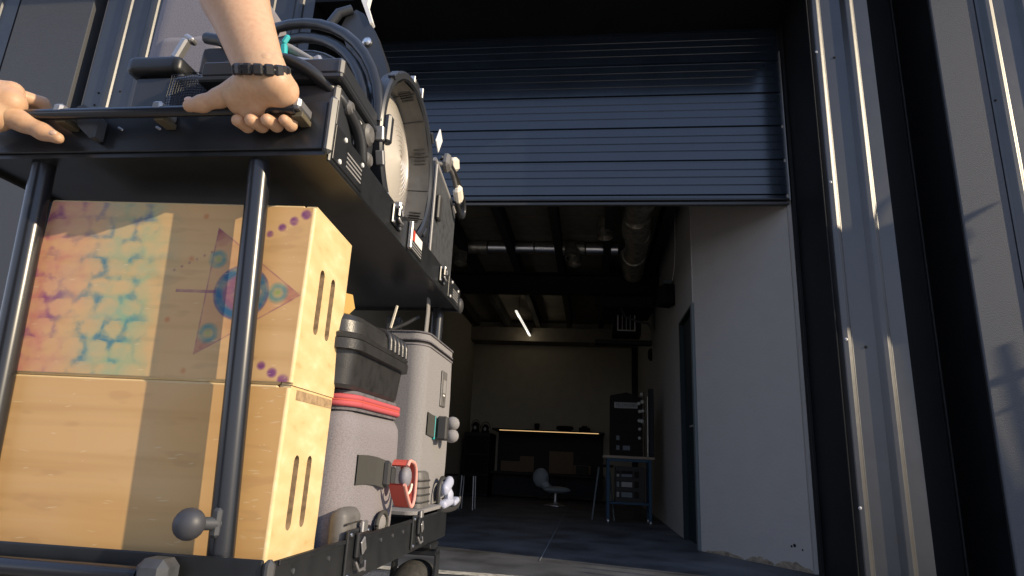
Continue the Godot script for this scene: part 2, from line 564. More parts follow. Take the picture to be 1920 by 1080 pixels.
# ------------------------------------------------------------------ implicit bodies
# bones: [a, b, ra, rb]; smooth union k; cells of size h
func body_mesh(s: SurfaceTool, bones: Array, k: float, h: float) -> void:
	var lo := Vector3.ONE * 99.0
	var hi := -lo
	for b in bones:
		var r := maxf(b[2], b[3]) + 3.0 * h + k
		for p in [b[0], b[1]]:
			lo = lo.min(p - Vector3.ONE * r)
			hi = hi.max(p + Vector3.ONE * r)
	var n := Vector3i(((hi - lo) / h).ceil()) + Vector3i.ONE
	var f := PackedFloat32Array()
	f.resize(n.x * n.y * n.z)
	f.fill(1.0)
	for b in bones:
		var a: Vector3 = b[0]
		var ab: Vector3 = b[1] - a
		var ra: float = b[2]
		var rb: float = b[3]
		var l2 := maxf(ab.length_squared(), 1e-9)
		var r := maxf(ra, rb) + 2.5 * h + k
		var i0 := Vector3i(((a.min(b[1]) - Vector3.ONE * r - lo) / h).floor()).clamp(Vector3i.ZERO, n - Vector3i.ONE)
		var i1 := Vector3i(((a.max(b[1]) + Vector3.ONE * r - lo) / h).ceil()).clamp(Vector3i.ZERO, n - Vector3i.ONE)
		for z in range(i0.z, i1.z + 1):
			for y in range(i0.y, i1.y + 1):
				var at := (z * n.y + y) * n.x
				for x in range(i0.x, i1.x + 1):
					var p := lo + Vector3(x, y, z) * h
					var t := clampf((p - a).dot(ab) / l2, 0.0, 1.0)
					var d := (p - a - ab * t).length() - lerpf(ra, rb, t)
					var e := f[at + x]
					var m := maxf(k - absf(d - e), 0.0) / k
					f[at + x] = minf(d, e) - m * m * k * 0.25
	# surface nets
	var ids := {}
	var pos := []
	var nor := []
	var sx := 1
	var sy := n.x
	var sz := n.x * n.y
	for z in n.z - 1:
		for y in n.y - 1:
			for x in n.x - 1:
				var o := z * sz + y * sy + x
				var first := f[o]
				if absf(first) > 2.0 * h:
					continue
				var sum := Vector3.ZERO
				var cnt := 0
				for e in 12:
					var ax := e >> 2
					var q := e & 3
					var c0 := Vector3i.ZERO
					c0[(ax + 1) % 3] = q & 1
					c0[(ax + 2) % 3] = q >> 1
					var o0 := o + c0.x + c0.y * sy + c0.z * sz
					var o1 := o0 + (1 if ax == 0 else (sy if ax == 1 else sz))
					var v0 := f[o0]
					var v1 := f[o1]
					if (v0 < 0.0) != (v1 < 0.0):
						var p := Vector3(c0)
						p[ax] += v0 / (v0 - v1)
						sum += p
						cnt += 1
				if cnt:
					ids[o] = pos.size()
					pos.append(lo + (Vector3(x, y, z) + sum / cnt) * h)
					nor.append(Vector3(f[o + 1] - f[o] + f[o + 1 + sy + sz] - f[o + sy + sz], f[o + sy] - f[o] + f[o + 1 + sy + sz] - f[o + 1 + sz], f[o + sz] - f[o] + f[o + 1 + sy + sz] - f[o + 1 + sy]).normalized())
	for o in ids:
		for ax in 3:
			var st := sx if ax == 0 else (sy if ax == 1 else sz)
			var su := sy if ax == 0 else (sz if ax == 1 else sx)
			var sv := sz if ax == 0 else (sx if ax == 1 else sy)
			if (f[o] < 0.0) == (f[o + st] < 0.0):
				continue
			var c := [o, o - su, o - su - sv, o - sv]
			if not (ids.has(c[1]) and ids.has(c[2]) and ids.has(c[3])):
				continue
			var ps := []
			var ns := []
			for i in c:
				ps.append(pos[ids[i]])
				ns.append(nor[ids[i]])
			smooth_quad(s, ps, ns)

# ------------------------------------------------------------------ the place
func _ready() -> void:
	rng.seed = 4711
	var cam := Camera3D.new()
	cam.name = "camera"
	cam.position = Vector3(0, EYE, 0)
	cam.rotation_degrees = Vector3(15.4166, 7.5577, 2.8264)
	cam.fov = 49.29
	cam.near = 0.05
	cam.far = 900.0
	add_child(cam)
	cam.current = true
	var env := Environment.new()
	env.background_mode = Environment.BG_SKY
	var sm := ProceduralSkyMaterial.new()
	sm.sky_top_color = Color(0.40, 0.48, 0.62)
	sm.sky_horizon_color = Color(0.78, 0.79, 0.82)
	sm.sky_curve = 0.14
	sm.ground_bottom_color = Color(0.22, 0.20, 0.18)
	sm.ground_horizon_color = Color(0.52, 0.50, 0.48)
	sm.sky_energy_multiplier = 1.5
	var sky := Sky.new()
	sky.sky_material = sm
	env.sky = sky
	env.tonemap_mode = Environment.TONE_MAPPER_LINEAR
	env.tonemap_exposure = 1.2
	env.sdfgi_enabled = true
	env.ssao_enabled = true
	env.ssil_enabled = true
	var we := WorldEnvironment.new()
	we.name = "world"
	we.environment = env
	add_child(we)
	var sun := DirectionalLight3D.new()
	sun.name = "sun"
	sun.light_color = Color(1.0, 0.92, 0.79)
	sun.light_energy = 1.5
	sun.light_angular_distance = 0.5
	sun.shadow_enabled = true
	add_child(sun)
	sun.look_at_from_position(Vector3(0.8868, 0.3859, 0.2543) * 20.0, Vector3.ZERO)

	make_materials()
	build_ground()
	build_facade()
	build_shutter()
	build_interior()
	build_ceiling_things()
	build_back_of_room()
	build_rack()
	build_cart()
	build_boxes()
	build_lower_bags()
	build_upper_gear()
	build_lamp()
	build_person()
	build_shrub()

func build_ground() -> void:
	var s := begin()
	quad(s, Vector3(-300, 0, 300), Vector3(300, 0, 300), Vector3(300, 0, -300), Vector3(-300, 0, -300), Vector3.UP)
	struct("ground", s, M.asphalt)
	s = begin()
	span(s, Vector3(-14, -0.1, -2.7), Vector3(14, 0.003, 14))
	struct("yard_paving", s, M.yard)
	s = begin()
	span(s, Vector3(-2.6, -0.1, -13), Vector3(1.9, 0.004, -3.60))
	struct("floor", s, M.concrete)
	s = begin()
	quad(s, Vector3(-2.6, 0.008, -3.76), Vector3(0.9, 0.008, -3.74), Vector3(0.9, 0.008, -3.63), Vector3(-2.6, 0.008, -3.65), Vector3.UP)
	struct("painted_line", s, M.line_paint)
	s = begin()
	quad(s, Vector3(-0.315, 0.008, -4.35), Vector3(-0.307, 0.008, -4.35), Vector3(-0.30, 0.008, -12), Vector3(-0.31, 0.008, -12), Vector3.UP)
	struct("floor_joint", s, mat("joint", Color(0.16, 0.16, 0.155), 0.8))

# ribbed sheet between x0 and x1; ribs at the centres given
func cladding_sheet(parent: Node3D, x0: float, x1: float, ribs: Array, y0: float, y1: float) -> void:
	var pts := [Vector2(x0, 0)]
	for c in ribs:
		for q in [[-0.047, 0.0], [-0.021, 0.026], [-0.015, 0.029], [0.009, 0.029], [0.013, 0.0275], [0.033, 0.0155], [0.042, 0.002], [0.047, 0.0]]:
			pts.append(Vector2(c + q[0], q[1]))
	pts.append(Vector2(x1, 0))
	var s := begin()
	for i in pts.size() - 1:
		var a: Vector2 = pts[i]
		var b: Vector2 = pts[i + 1]
		quad(s, Vector3(a.x, y0, ZF + a.y), Vector3(b.x, y0, ZF + b.y), Vector3(b.x, y1, ZF + b.y), Vector3(a.x, y1, ZF + a.y), Vector3(0, 0, 1))
	part("cladding_sheet", s, M.cladding, parent)

func screws(parent: Node3D, spots: Array) -> void:
	for p in spots:
		var s := begin()
		lathe(s, Vector3(p[0], p[1], ZF + p[2]), Vector3(0.1, 0.05, 1), [Vector2(0.010, 0), Vector2(0.010, 0.002), Vector2(0.006, 0.003), Vector2(0.0055, 0.008), Vector2(0.0, 0.009)], 6)
		part("screw", s, M.dull_steel if p[2] > 0.01 else M.beam, parent)

func build_facade() -> void:
	var top := 5.4
	# strip between the door and the dark slot
	var w := thing("corrugated_wall", "black ribbed metal wall strip between the roller door and the dark recess", "wall", Vector3(1.7, 0, ZF))
	cladding_sheet(w, 1.502, 1.933, [1.565, 1.793], 0.0, top)
	screws(w, [[1.545, 3.50, 0.029], [1.675, 3.47, 0.0], [1.558, 2.50, 0.029], [1.562, 1.44, 0.029], [1.685, 1.40, 0.0], [1.55, 0.45, 0.029]])
	var s := begin()
	span(s, Vector3(1.502, 0, ZF - 0.60), Vector3(1.933, top, ZF - 0.004))
	part("backing", s, M.black_wall, w)
	s = begin()
	span(s, Vector3(1.494, 0, ZF - 0.28), Vector3(1.5015, 4.14, ZF + 0.058), 0.002)
	part("jamb_trim", s, M.black_wall, w)
	# slot behind
	var r := thing("recess", "deep black recess between the ribbed strip and the textured grey panel", "recess", Vector3(2.15, 0, ZF - 0.5))
	s = begin()
	span(s, Vector3(1.933, 0, ZF - 0.62), Vector3(2.352, top, ZF - 0.50))
	part("back_panel", s, M.black_wall, r)
	s = begin()
	span(s, Vector3(2.338, 0, ZF - 0.50), Vector3(2.351, top, ZF - 0.475), 0.003)
	part("corner_trim", s, M.cladding, r)
	s = begin()
	span(s, Vector3(2.346, 0, ZF - 0.47), Vector3(2.353, top, ZF - 0.015))
	part("side_panel", s, M.black_wall, r)
	# textured pilaster on that side
	var p := thing("wall_panel", "flat grey textured wall panel with leaf shadows beside the dark recess", "panel", Vector3(2.49, 0, ZF))
	s = begin()
	span(s, Vector3(2.3535, 0, ZF - 0.5), Vector3(2.640, top, ZF), 0.006)
	part("panel", s, M.stucco, p)
	s = begin()
	span(s, Vector3(2.6405, 0, ZF - 0.3), Vector3(2.648, top, ZF + 0.006), 0.002)
	part("flashing", s, M.cladding, p)
	var w2 := thing("corrugated_wall", "ribbed black wall stretch beyond the textured grey panel", "wall", Vector3(3.4, 0, ZF))
	cladding_sheet(w2, 2.6485, 3.60, [2.71, 2.945, 3.18, 3.415], 0.0, top)
	cladding_sheet(w2, 3.6005, 4.6, [3.66, 3.895, 4.13, 4.365], 0.0, top)
	screws(w2, [[2.665, 3.10, 0.0], [2.87, 3.02, 0.0]])
	s = begin()
	span(s, Vector3(2.648, 0, ZF - 0.5), Vector3(8.0, top, ZF - 0.004))
	part("backing", s, M.black_wall, w2)
	# far side of the door
	var l := thing("corrugated_wall", "ribbed black wall seen past the cart with broad sunlit ribs", "wall", Vector3(-3.2, 0, ZF))
	cladding_sheet(l, -4.143, -3.2, [-3.945, -3.698, -3.45], 0.0, top)
	cladding_sheet(l, -3.1995, -2.272, [-3.15, -2.90, -2.65, -2.40], 0.0, top)
	screws(l, [[-4.02, 3.35, 0.0], [-3.83, 3.36, 0.0], [-4.03, 3.24, 0.0], [-3.82, 2.2, 0.0]])
	s = begin()
	span(s, Vector3(-4.143, 0, ZF - 0.6), Vector3(-2.272, top, ZF - 0.004))
	part("backing", s, M.black_wall, l)
	s = begin()
	span(s, Vector3(-4.150, 0, ZF - 0.3), Vector3(-4.1435, top, ZF + 0.004), 0.0015)
	part("end_trim", s, M.steel_trim if M.has("steel_trim") else M.cladding, l)
	var r2 := thing("recess", "narrow shaded recess next to the wide textured panel behind the bare hand", "recess", Vector3(-4.21, 0, ZF - 0.3))
	s = begin()
	span(s, Vector3(-4.28, 0, ZF - 0.42), Vector3(-4.15, top, ZF - 0.30))
	part("back_panel", s, M.black_wall, r2)
	var p2 := thing("wall_panel", "wide dark textured wall panel behind the bare hand on the cart", "panel", Vector3(-4.65, 0, ZF))
	s = begin()
	span(s, Vector3(-5.0, 0, ZF - 0.5), Vector3(-4.2805, top, ZF), 0.005)
	part("panel", s, M.stucco, p2)
	var l2 := thing("corrugated_wall", "ribbed black wall at the picture corner past the wide textured panel", "wall", Vector3(-6, 0, ZF))
	cladding_sheet(l2, -8.0, -5.012, [-7.6, -7.36, -7.12, -6.88, -6.64, -6.40, -6.16, -5.92, -5.68, -5.44, -5.2], 0.0, top)
	s = begin()
	span(s, Vector3(-8.0, 0, ZF - 0.5), Vector3(-5.002, top, ZF - 0.004))
	part("backing", s, M.black_wall, l2)
	# over the door
	var c := thing("door_canopy", "black flat canopy and lintel above the roller door", "canopy", Vector3(-0.3, 4.14, ZF))
	s = begin()
	span(s, Vector3(-1.95, 4.145, ZF + 0.005), Vector3(1.5, 4.30, -3.65), 0.004)
	part("canopy_slab", s, M.black_wall, c)
	s = begin()
	span(s, Vector3(-2.27, 4.14, ZS - 0.4), Vector3(1.5, top, ZF))
	part("lintel", s, M.black_wall, c)
	var e := thing("eave", "dark metal eave running along the top of the wall", "eave", Vector3(0, 5.4, ZF))
	s = begin()
	span(s, Vector3(-8.0, 5.0, ZF + 0.035), Vector3(8.0, 5.5, ZF + 0.5), 0.01)
	part("fascia", s, M.cladding, e)
	s = begin()
	span(s, Vector3(-8.0, 5.41, -13), Vector3(8.0, 5.52, ZF + 0.03))
	part("roof", s, M.black_wall, e)

func build_shutter() -> void:
	var d := thing("roller_shutter", "dark blue grey metal roller shutter raised halfway over the open doorway", "roller shutter", Vector3(-0.4, 2.57, ZS))
	var x0 := -2.265
	var x1 := 1.462
	var pitch := 0.293
	# outline of a slat from its foot up, (height, depth)
	var prof := [Vector2(0.0, -0.016), Vector2(0.013, -0.016), Vector2(0.019, 0.0)]
	for g in [0.088, 0.155, 0.218]:
		prof.append(Vector2(g, 0.0))
		prof.append(Vector2(g + 0.004, -0.004))
		prof.append(Vector2(g + 0.007, -0.004))
		prof.append(Vector2(g + 0.011, 0.0))
	prof.append(Vector2(0.283, 0.0))
	prof.append(Vector2(pitch, -0.016))
	var s := begin()
	for i in prof.size() - 1:
		var a: Vector2 = prof[i]
		var b: Vector2 = prof[i + 1]
		quad(s, Vector3(x0, a.x, a.y), Vector3(x1, a.x, a.y), Vector3(x1, b.x, b.y), Vector3(x0, b.x, b.y), Vector3(0, 0, 1))
	quad(s, Vector3(x0, 0, -0.03), Vector3(x1, 0, -0.03), Vector3(x1, pitch, -0.03), Vector3(x0, pitch, -0.03), Vector3(0, 0, -1))
	var slat := s.commit()
	for k in 6:
		var o := part("slat", slat, M.shutter, d)
		o.position = Vector3(0, 2.648 + pitch * k, ZS) - d.position
	s = begin()
	span(s, Vector3(x0, 2.626, ZS - 0.03), Vector3(x1, 2.646, ZS - 0.006), 0.002)
	part("bottom_slat", s, M.shutter, d)
	s = begin()
	span(s, Vector3(x0, 2.608, ZS - 0.02), Vector3(x1, 2.625, ZS + 0.022), 0.004)
	part("bottom_bar", s, M.cart_satin, d)
	s = begin()
	span(s, Vector3(x0, 2.575, ZS - 0.028), Vector3(x1, 2.600, ZS + 0.010), 0.004)
	part("bottom_seal", s, M.rubber, d)
	for sd in [[1.478, 1.5]]:
		s = begin()
		span(s, Vector3(sd[0], 0.004, ZS - 0.05), Vector3(sd[1], 4.139, ZS + 0.05), 0.003)
		part("guide_rail", s, M.black_wall, d)
	s = begin()
	span(s, Vector3(1.464, 2.60, ZS - 0.014), Vector3(1.4685, 3.9, ZS + 0.03), 0.001)
	part("wear_strip", s, M.dull_steel, d)

func wall_run(s: SurfaceTool, a: Vector3, b: Vector3, y1: float, thick: float, outward: Vector3) -> void:
	# a wall between two floor points, its room face on a-b
	var n := outward.normalized() * thick
	var pts := [a, b, b + n, a + n]
	for i in 4:
		var p: Vector3 = pts[i]
		var q: Vector3 = pts[(i + 1) % 4]
		var o := (q - p).cross(Vector3.UP)
		if o.dot((a + b + n) * 0.5 - p) > 0.0:
			o = -o
		quad(s, p, q, q + Vector3.UP * (y1 - q.y), p + Vector3.UP * (y1 - p.y), o)
	quad(s, pts[0] + Vector3.UP * (y1 - a.y), pts[1] + Vector3.UP * (y1 - a.y), pts[2] + Vector3.UP * (y1 - a.y), pts[3] + Vector3.UP * (y1 - a.y), Vector3.UP)

func build_interior() -> void:
	var zc := -4.68
	var w := thing("inner_wall", "pale painted wall slanting inwards from the door jamb with peeled plaster at its foot", "wall", Vector3(1.2, 0, -5.0))
	var a := Vector3(1.452, 0.004, -4.63)
	var b := Vector3(0.885, 0.004, -5.47)
	var out := Vector3(0.83, 0, -0.56)
	var s := begin()
	wall_run(s, a, b, 3.4, 0.25, out)
	part("plaster", s, M.white_wall, w)
	s = begin()
	span(s, Vector3(1.453, 0.004, -4.628), Vector3(1.4775, 3.4, -4.605))
	part("end_strip", s, M.white_wall, w)
	# peeled patches along the foot: thin raw plaster with a ragged top
	var along := (b - a).normalized()
	var inw := -out.normalized()
	var ln := a.distance_to(b)
	for seg in [[0.005, 0.30], [0.31, 0.55], [0.58, 0.95]]:
		var ol := PackedVector2Array()
		ol.append(Vector2(seg[0] * ln, 0.0))
		var steps := 12
		for i in steps + 1:
			var t := float(i) / steps
			var hgt: float = (0.022 + rng.randf() * 0.022) * sin(PI * clampf(t * 0.86 + 0.10, 0, 1)) * (1.25 - seg[0]) + 0.006
			ol.append(Vector2(lerpf(seg[0], seg[1], t) * ln, hgt))
		ol.append(Vector2(seg[1] * ln, 0.0))
		s = begin()
		prism(s, ol, a + inw * 0.0005, along, Vector3.UP, inw * 0.003)
		part("peeled_patch", s, M.plaster_patch, w)
	for q in [[0.13, 0.155, 0.012], [0.155, 0.147, 0.008], [0.07, 0.135, 0.007]]:
		s = begin()
		lathe(s, a + along * q[0] * ln + Vector3.UP * q[1] + inw * 0.001, inw, [Vector2(q[2], 0), Vector2(q[2] * 0.7, 0.002), Vector2(0, 0.002)], 9)
		part("hole", s, M.black_wall, w)
	# far stretch with the door
	var f := thing("inner_wall", "dim far wall of the room holding the dark door", "wall", Vector3(0.88, 0, -9))
	s = begin()
	span(s, Vector3(0.87, 0.004, -12.2), Vector3(1.1, 3.4, -6.30))
	part("plaster", s, M.white_wall, f)
	s = begin()
	span(s, Vector3(0.87, 2.03, -6.2995), Vector3(1.1, 3.4, -5.475))
	part("plaster_over_door", s, M.white_wall, f)
	var d := thing("door", "dark flush door standing in the pale far wall", "door", Vector3(0.93, 0, -5.9))
	s = begin()
	span(s, Vector3(0.905, 0.01, -6.27), Vector3(0.95, 2.0, -5.56), 0.003)
	part("leaf", s, M.dark_door, d)
	for q in [[-5.56, -5.478, 0.004, 2.028], [-6.298, -6.271, 0.004, 2.028]]:
		s = begin()
		span(s, Vector3(0.862, q[2], q[0]), Vector3(0.96, q[3], q[1]), 0.003)
		part("frame", s, M.frame_grey if q[0] > -5.6 else M.dark_door, d)
	s = begin()
	span(s, Vector3(0.864, 2.003, -6.27), Vector3(0.96, 2.029, -5.561), 0.003)
	part("frame", s, M.dark_door, d)
	s = begin()
	tube(s, [Vector3(0.905, 0.98, -5.63), Vector3(0.868, 0.98, -5.63), Vector3(0.866, 0.98, -5.74)], 0.009, 8)
	part("handle", s, M.dull_steel, d)
	var b2 := thing("back_wall", "brownish back wall of the room behind the workbench", "wall", Vector3(-0.7, 0, -12))
	s = begin()
	span(s, Vector3(-2.5, 0.004, -12.2), Vector3(0.8695, 3.4, -12.0))
	part("plaster", s, M.back_paint, b2)
	s = begin()
	span(s, Vector3(-2.269, 2.80, -11.999), Vector3(0.869, 3.06, -11.55), 0.004)
	part("bulkhead", s, M.deck, b2)
	s = begin()
	span(s, Vector3(0.76, 0.004, -11.999), Vector3(0.868, 2.80, -11.94))
	part("curtain_strip", s, M.black_wall, b2)
	var lw := thing("inner_wall", "bare wall of the room opposite the dark door", "wall", Vector3(-2.3, 0, -8))
	s = begin()
	span(s, Vector3(-2.5, 0.004, -12.0), Vector3(-2.27, 3.4, ZF - 0.61))
	part("plaster", s, M.back_paint, lw)

func build_ceiling_things() -> void:
	var c := thing("ceiling", "dark timber deck ceiling with exposed joists above the room", "ceiling", Vector3(-0.5, 3.3, -8))
	var s := begin()
	var z := -4.69
	while z > -12.0:                        # deck boards across the room
		var z1 := z - 0.60
		s = begin()
		span(s, Vector3(-2.5, 3.25, z1 + 0.006), Vector3(1.9, 3.29, z), 0.002)
		part("deck_board", s, M.deck, c)
		z = z1
	s = begin()
	span(s, Vector3(-2.5, 3.292, -12.2), Vector3(1.9, 3.4, -4.66))
	part("roof_slab", s, M.beam, c)
	for x in [-2.16, -1.577, -0.992, -0.41, 0.17, 0.75]:
		s = begin()
		span(s, Vector3(x - 0.045, 3.07, -11.54), Vector3(x + 0.045, 3.249, -4.70), 0.004)
		part("joist", s, M.beam, c)
	var g := thing("girder", "deep black steel girder crossing under the ceiling", "girder", Vector3(-0.7, 3.0, -8.1))
	for q in [[3.045, 3.069, 0.10], [2.80, 2.825, 0.10]]:
		s = begin()
		span(s, Vector3(-2.268, q[0], -8.1 - q[2]), Vector3(0.868, q[1], -8.1 + q[2]), 0.003)
		part("flange", s, M.black_wall, g)
	s = begin()
	span(s, Vector3(-2.268, 2.826, -8.11), Vector3(0.868, 3.044, -8.09))
	part("web", s, M.black_wall, g)
	# ducts
	var h := thing("air_duct", "round foil duct with short outlets crossing the ceiling", "duct", Vector3(-0.7, 3.15, -7.3))
	for q in [[-2.0, -1.30, "duct"], [-1.285, -0.72, "foil"], [-0.705, -0.42, "foil"], [-0.405, -0.10, "duct"], [-0.08, 0.30, "foil"]]:
		s = begin()
		tube(s, [Vector3(q[0], 3.155 - q[0] * 0.012, -7.3), Vector3(q[1], 3.155 - q[1] * 0.012, -7.3)], 0.088 if q[2] == "duct" else 0.072, 18)
		part("duct_section", s, M[q[2]], h)
	for q in [[-1.64, 3.10, -7.18, 0.14], [-1.60, 2.98, -7.18, 0.10], [-0.26, 3.06, -7.18, 0.13], [-0.22, 2.98, -7.18, 0.07]]:
		s = begin()
		var o := Vector3(q[0], q[1], q[2])
		var dir := Vector3(0.05, -1, 0.25).normalized()
		tube(s, [o + dir * 0.07, o - dir * 0.05, o - dir * 0.12 + Vector3(0, 0, -0.03)], [0.075, 0.072, 0.07], 16, false)
		lathe(s, o + dir * 0.07, dir, [Vector2(0.075, 0), Vector2(0.080, 0.004), Vector2(0.062, 0.004), Vector2(0.058, -0.05), Vector2(0.0, -0.05)], 16)
		part("outlet", s, M.duct, h)
	var v := thing("supply_duct", "fat wrapped duct running along the ceiling to the air unit", "duct", Vector3(0.46, 2.95, -6.2))
	var zz := -4.72
	var prev := 0.0
	for k in 8:
		var z1: float = zz - [0.42, 0.30, 0.36, 0.44, 0.30, 0.40, 0.34, 0.36][k]
		s = begin()
		var r: float = 0.135 + 0.012 * sin(k * 2.3)
		var pts := []
		var rad := []
		for i in 7:
			var t := i / 6.0
			pts.append(Vector3(0.40 + 0.045 * k * 0.3 + 0.02 * sin(k * 1.7 + t), 2.965 + 0.012 * sin(k * 3.1 + t * 2.0), lerpf(zz, z1 + 0.004, t)))
			rad.append(r * (1.0 - 0.07 * pow(absf(t * 2.0 - 1.0), 3.0)))
		tube(s, pts, rad, 20)
		part("duct_section", s, M.duct, v)
		zz = z1
	var o1 := thing("ceiling_outlet", "short round air outlet hanging beside the fat duct near the door", "outlet", Vector3(0.12, 3.1, -6.4))
	s = begin()
	lathe(s, Vector3(0.13, 3.0, -6.5), Vector3(0, 1, 0), [Vector2(0.0, 0.05), Vector2(0.07, 0.05), Vector2(0.078, 0.0), Vector2(0.088, 0.0), Vector2(0.085, 0.06), Vector2(0.07, 0.24), Vector2(0.0, 0.24)], 18)
	part("outlet", s, M.duct, o1)
	# air unit at the end of the duct
	var u := thing("air_unit", "dark air handling unit hung under the ceiling at the end of the fat duct", "air unit", Vector3(0.42, 2.8, -8.7))
	s = begin()
	span(s, Vector3(0.13, 2.72, -9.3), Vector3(0.83, 3.06, -8.4), 0.006)
	part("casing", s, M.beam, u)
	s = begin()
	span(s, Vector3(0.05, 2.70, -8.39), Vector3(0.84, 2.715, -8.36), 0.002)
	span(s, Vector3(0.05, 2.70, -8.39), Vector3(0.062, 3.06, -8.365), 0.002)
	span(s, Vector3(0.828, 2.40, -8.39), Vector3(0.84, 3.06, -8.365), 0.002)
	part("hanger", s, M.beam, u)
	s = begin()
	tube(s, [Vector3(0.40, 2.72, -8.5), Vector3(0.46, 2.58, -8.45), Vector3(0.60, 2.52, -8.42), Vector3(0.75, 2.48, -8.40), Vector3(0.80, 2.40, -8.40)], 0.018, 8)
	part("hose", s, M.rubber, u)
	s = begin()
	span(s, Vector3(0.05, 2.30, -9.1), Vector3(0.85, 2.36, -8.95), 0.003)
	part("shelf_rail", s, M.beam, u)
	var g2 := thing("air_grille", "small pale slatted air grille on the wall box below the air unit", "grille", Vector3(0.49, 2.6, -9.0))
	s = begin()
	for q in [[0.363, 2.486, 0.62, 2.503], [0.363, 2.738, 0.62, 2.755], [0.363, 2.503, 0.380, 2.738], [0.603, 2.503, 0.62, 2.738]]:
		span(s, Vector3(q[0], q[1], -8.94), Vector3(q[2], q[3], -8.925), 0.002)
	part("frame", s, M.vent_white, g2)
	for k in 3:
		s = begin()
		var x := 0.43 + 0.056 * k
		span(s, Vector3(x, 2.504, -8.94), Vector3(x + 0.008, 2.737, -8.928))
		part("bar", s, M.vent_white, g2)
	s = begin()
	span(s, Vector3(0.30, 2.44, -9.29), Vector3(0.70, 2.716, -8.945), 0.004)
	part("box", s, M.rack_dark, g2)
	# lit tube
	var t := thing("tube_light", "slim white glowing tube light hung below the ceiling", "light", Vector3(-1.17, 2.9, -10.6))
	s = begin()
	box(s, Vector3(-1.168, 2.905, -10.63), Vector3(0.036, 0.03, 2.1), 0.006, Basis(Vector3.UP, -0.02))
	part("glowing_tube", s, M.led_white, t)
	s = begin()
	box(s, Vector3(-1.168, 2.932, -10.63), Vector3(0.045, 0.022, 2.12), 0.004, Basis(Vector3.UP, -0.02))
	part("housing", s, M.beam, t)
	for zq in [-9.8, -11.4]:
		s = begin()
		tube(s, [Vector3(-1.168, 2.94, zq), Vector3(-1.168, 3.25, zq)], 0.004, 6)
		part("cord", s, M.beam, t)
	for zq in [-9.9, -11.3]:
		var ol := OmniLight3D.new()
		ol.name = free_name("tube_glow", self)
		ol.light_energy = 0.025
		ol.light_color = Color(1.0, 0.94, 0.82)
		ol.light_size = 0.05
		ol.omni_range = 14.0
		ol.omni_attenuation = 2.0
		ol.shadow_enabled = true
		ol.position = Vector3(-1.168, 2.83, zq)
		add_child(ol)
	# little speaker on the wall and its wire
	var sp := thing("wall_speaker", "small box speaker fixed high on the far wall past the slanting wall", "speaker", Vector3(0.8, 2.45, -6.6))
	s = begin()
	box(s, Vector3(0.79, 2.40, -6.65), Vector3(0.15, 0.22, 0.20), 0.012, Basis(Vector3.UP, 0.3))
	part("cabinet", s, M.rack_dark, sp)
	s = begin()
	box(s, Vector3(0.80, 2.55, -6.66), Vector3(0.09, 0.05, 0.09), 0.006)
	part("bracket", s, M.frame_grey, sp)
	s = begin()
	tube(s, [Vector3(0.85, 2.56, -6.62), Vector3(0.862, 2.7, -6.5), Vector3(0.862, 2.9, -6.42), Vector3(0.86, 3.25, -6.4)], 0.004, 6)
	part("wire", s, M.vent_white, sp)
	var hb := thing("wall_sensor", "little dark round sensor on the far wall near the back", "sensor", Vector3(0.86, 2.2, -9.2))
	s = begin()
	lathe(s, Vector3(0.869, 2.2, -9.2), Vector3(-1, 0, 0), [Vector2(0.09, 0), Vector2(0.09, 0.03), Vector2(0.06, 0.05), Vector2(0.0, 0.05)], 14)
	part("disc", s, M.rack_dark, hb)

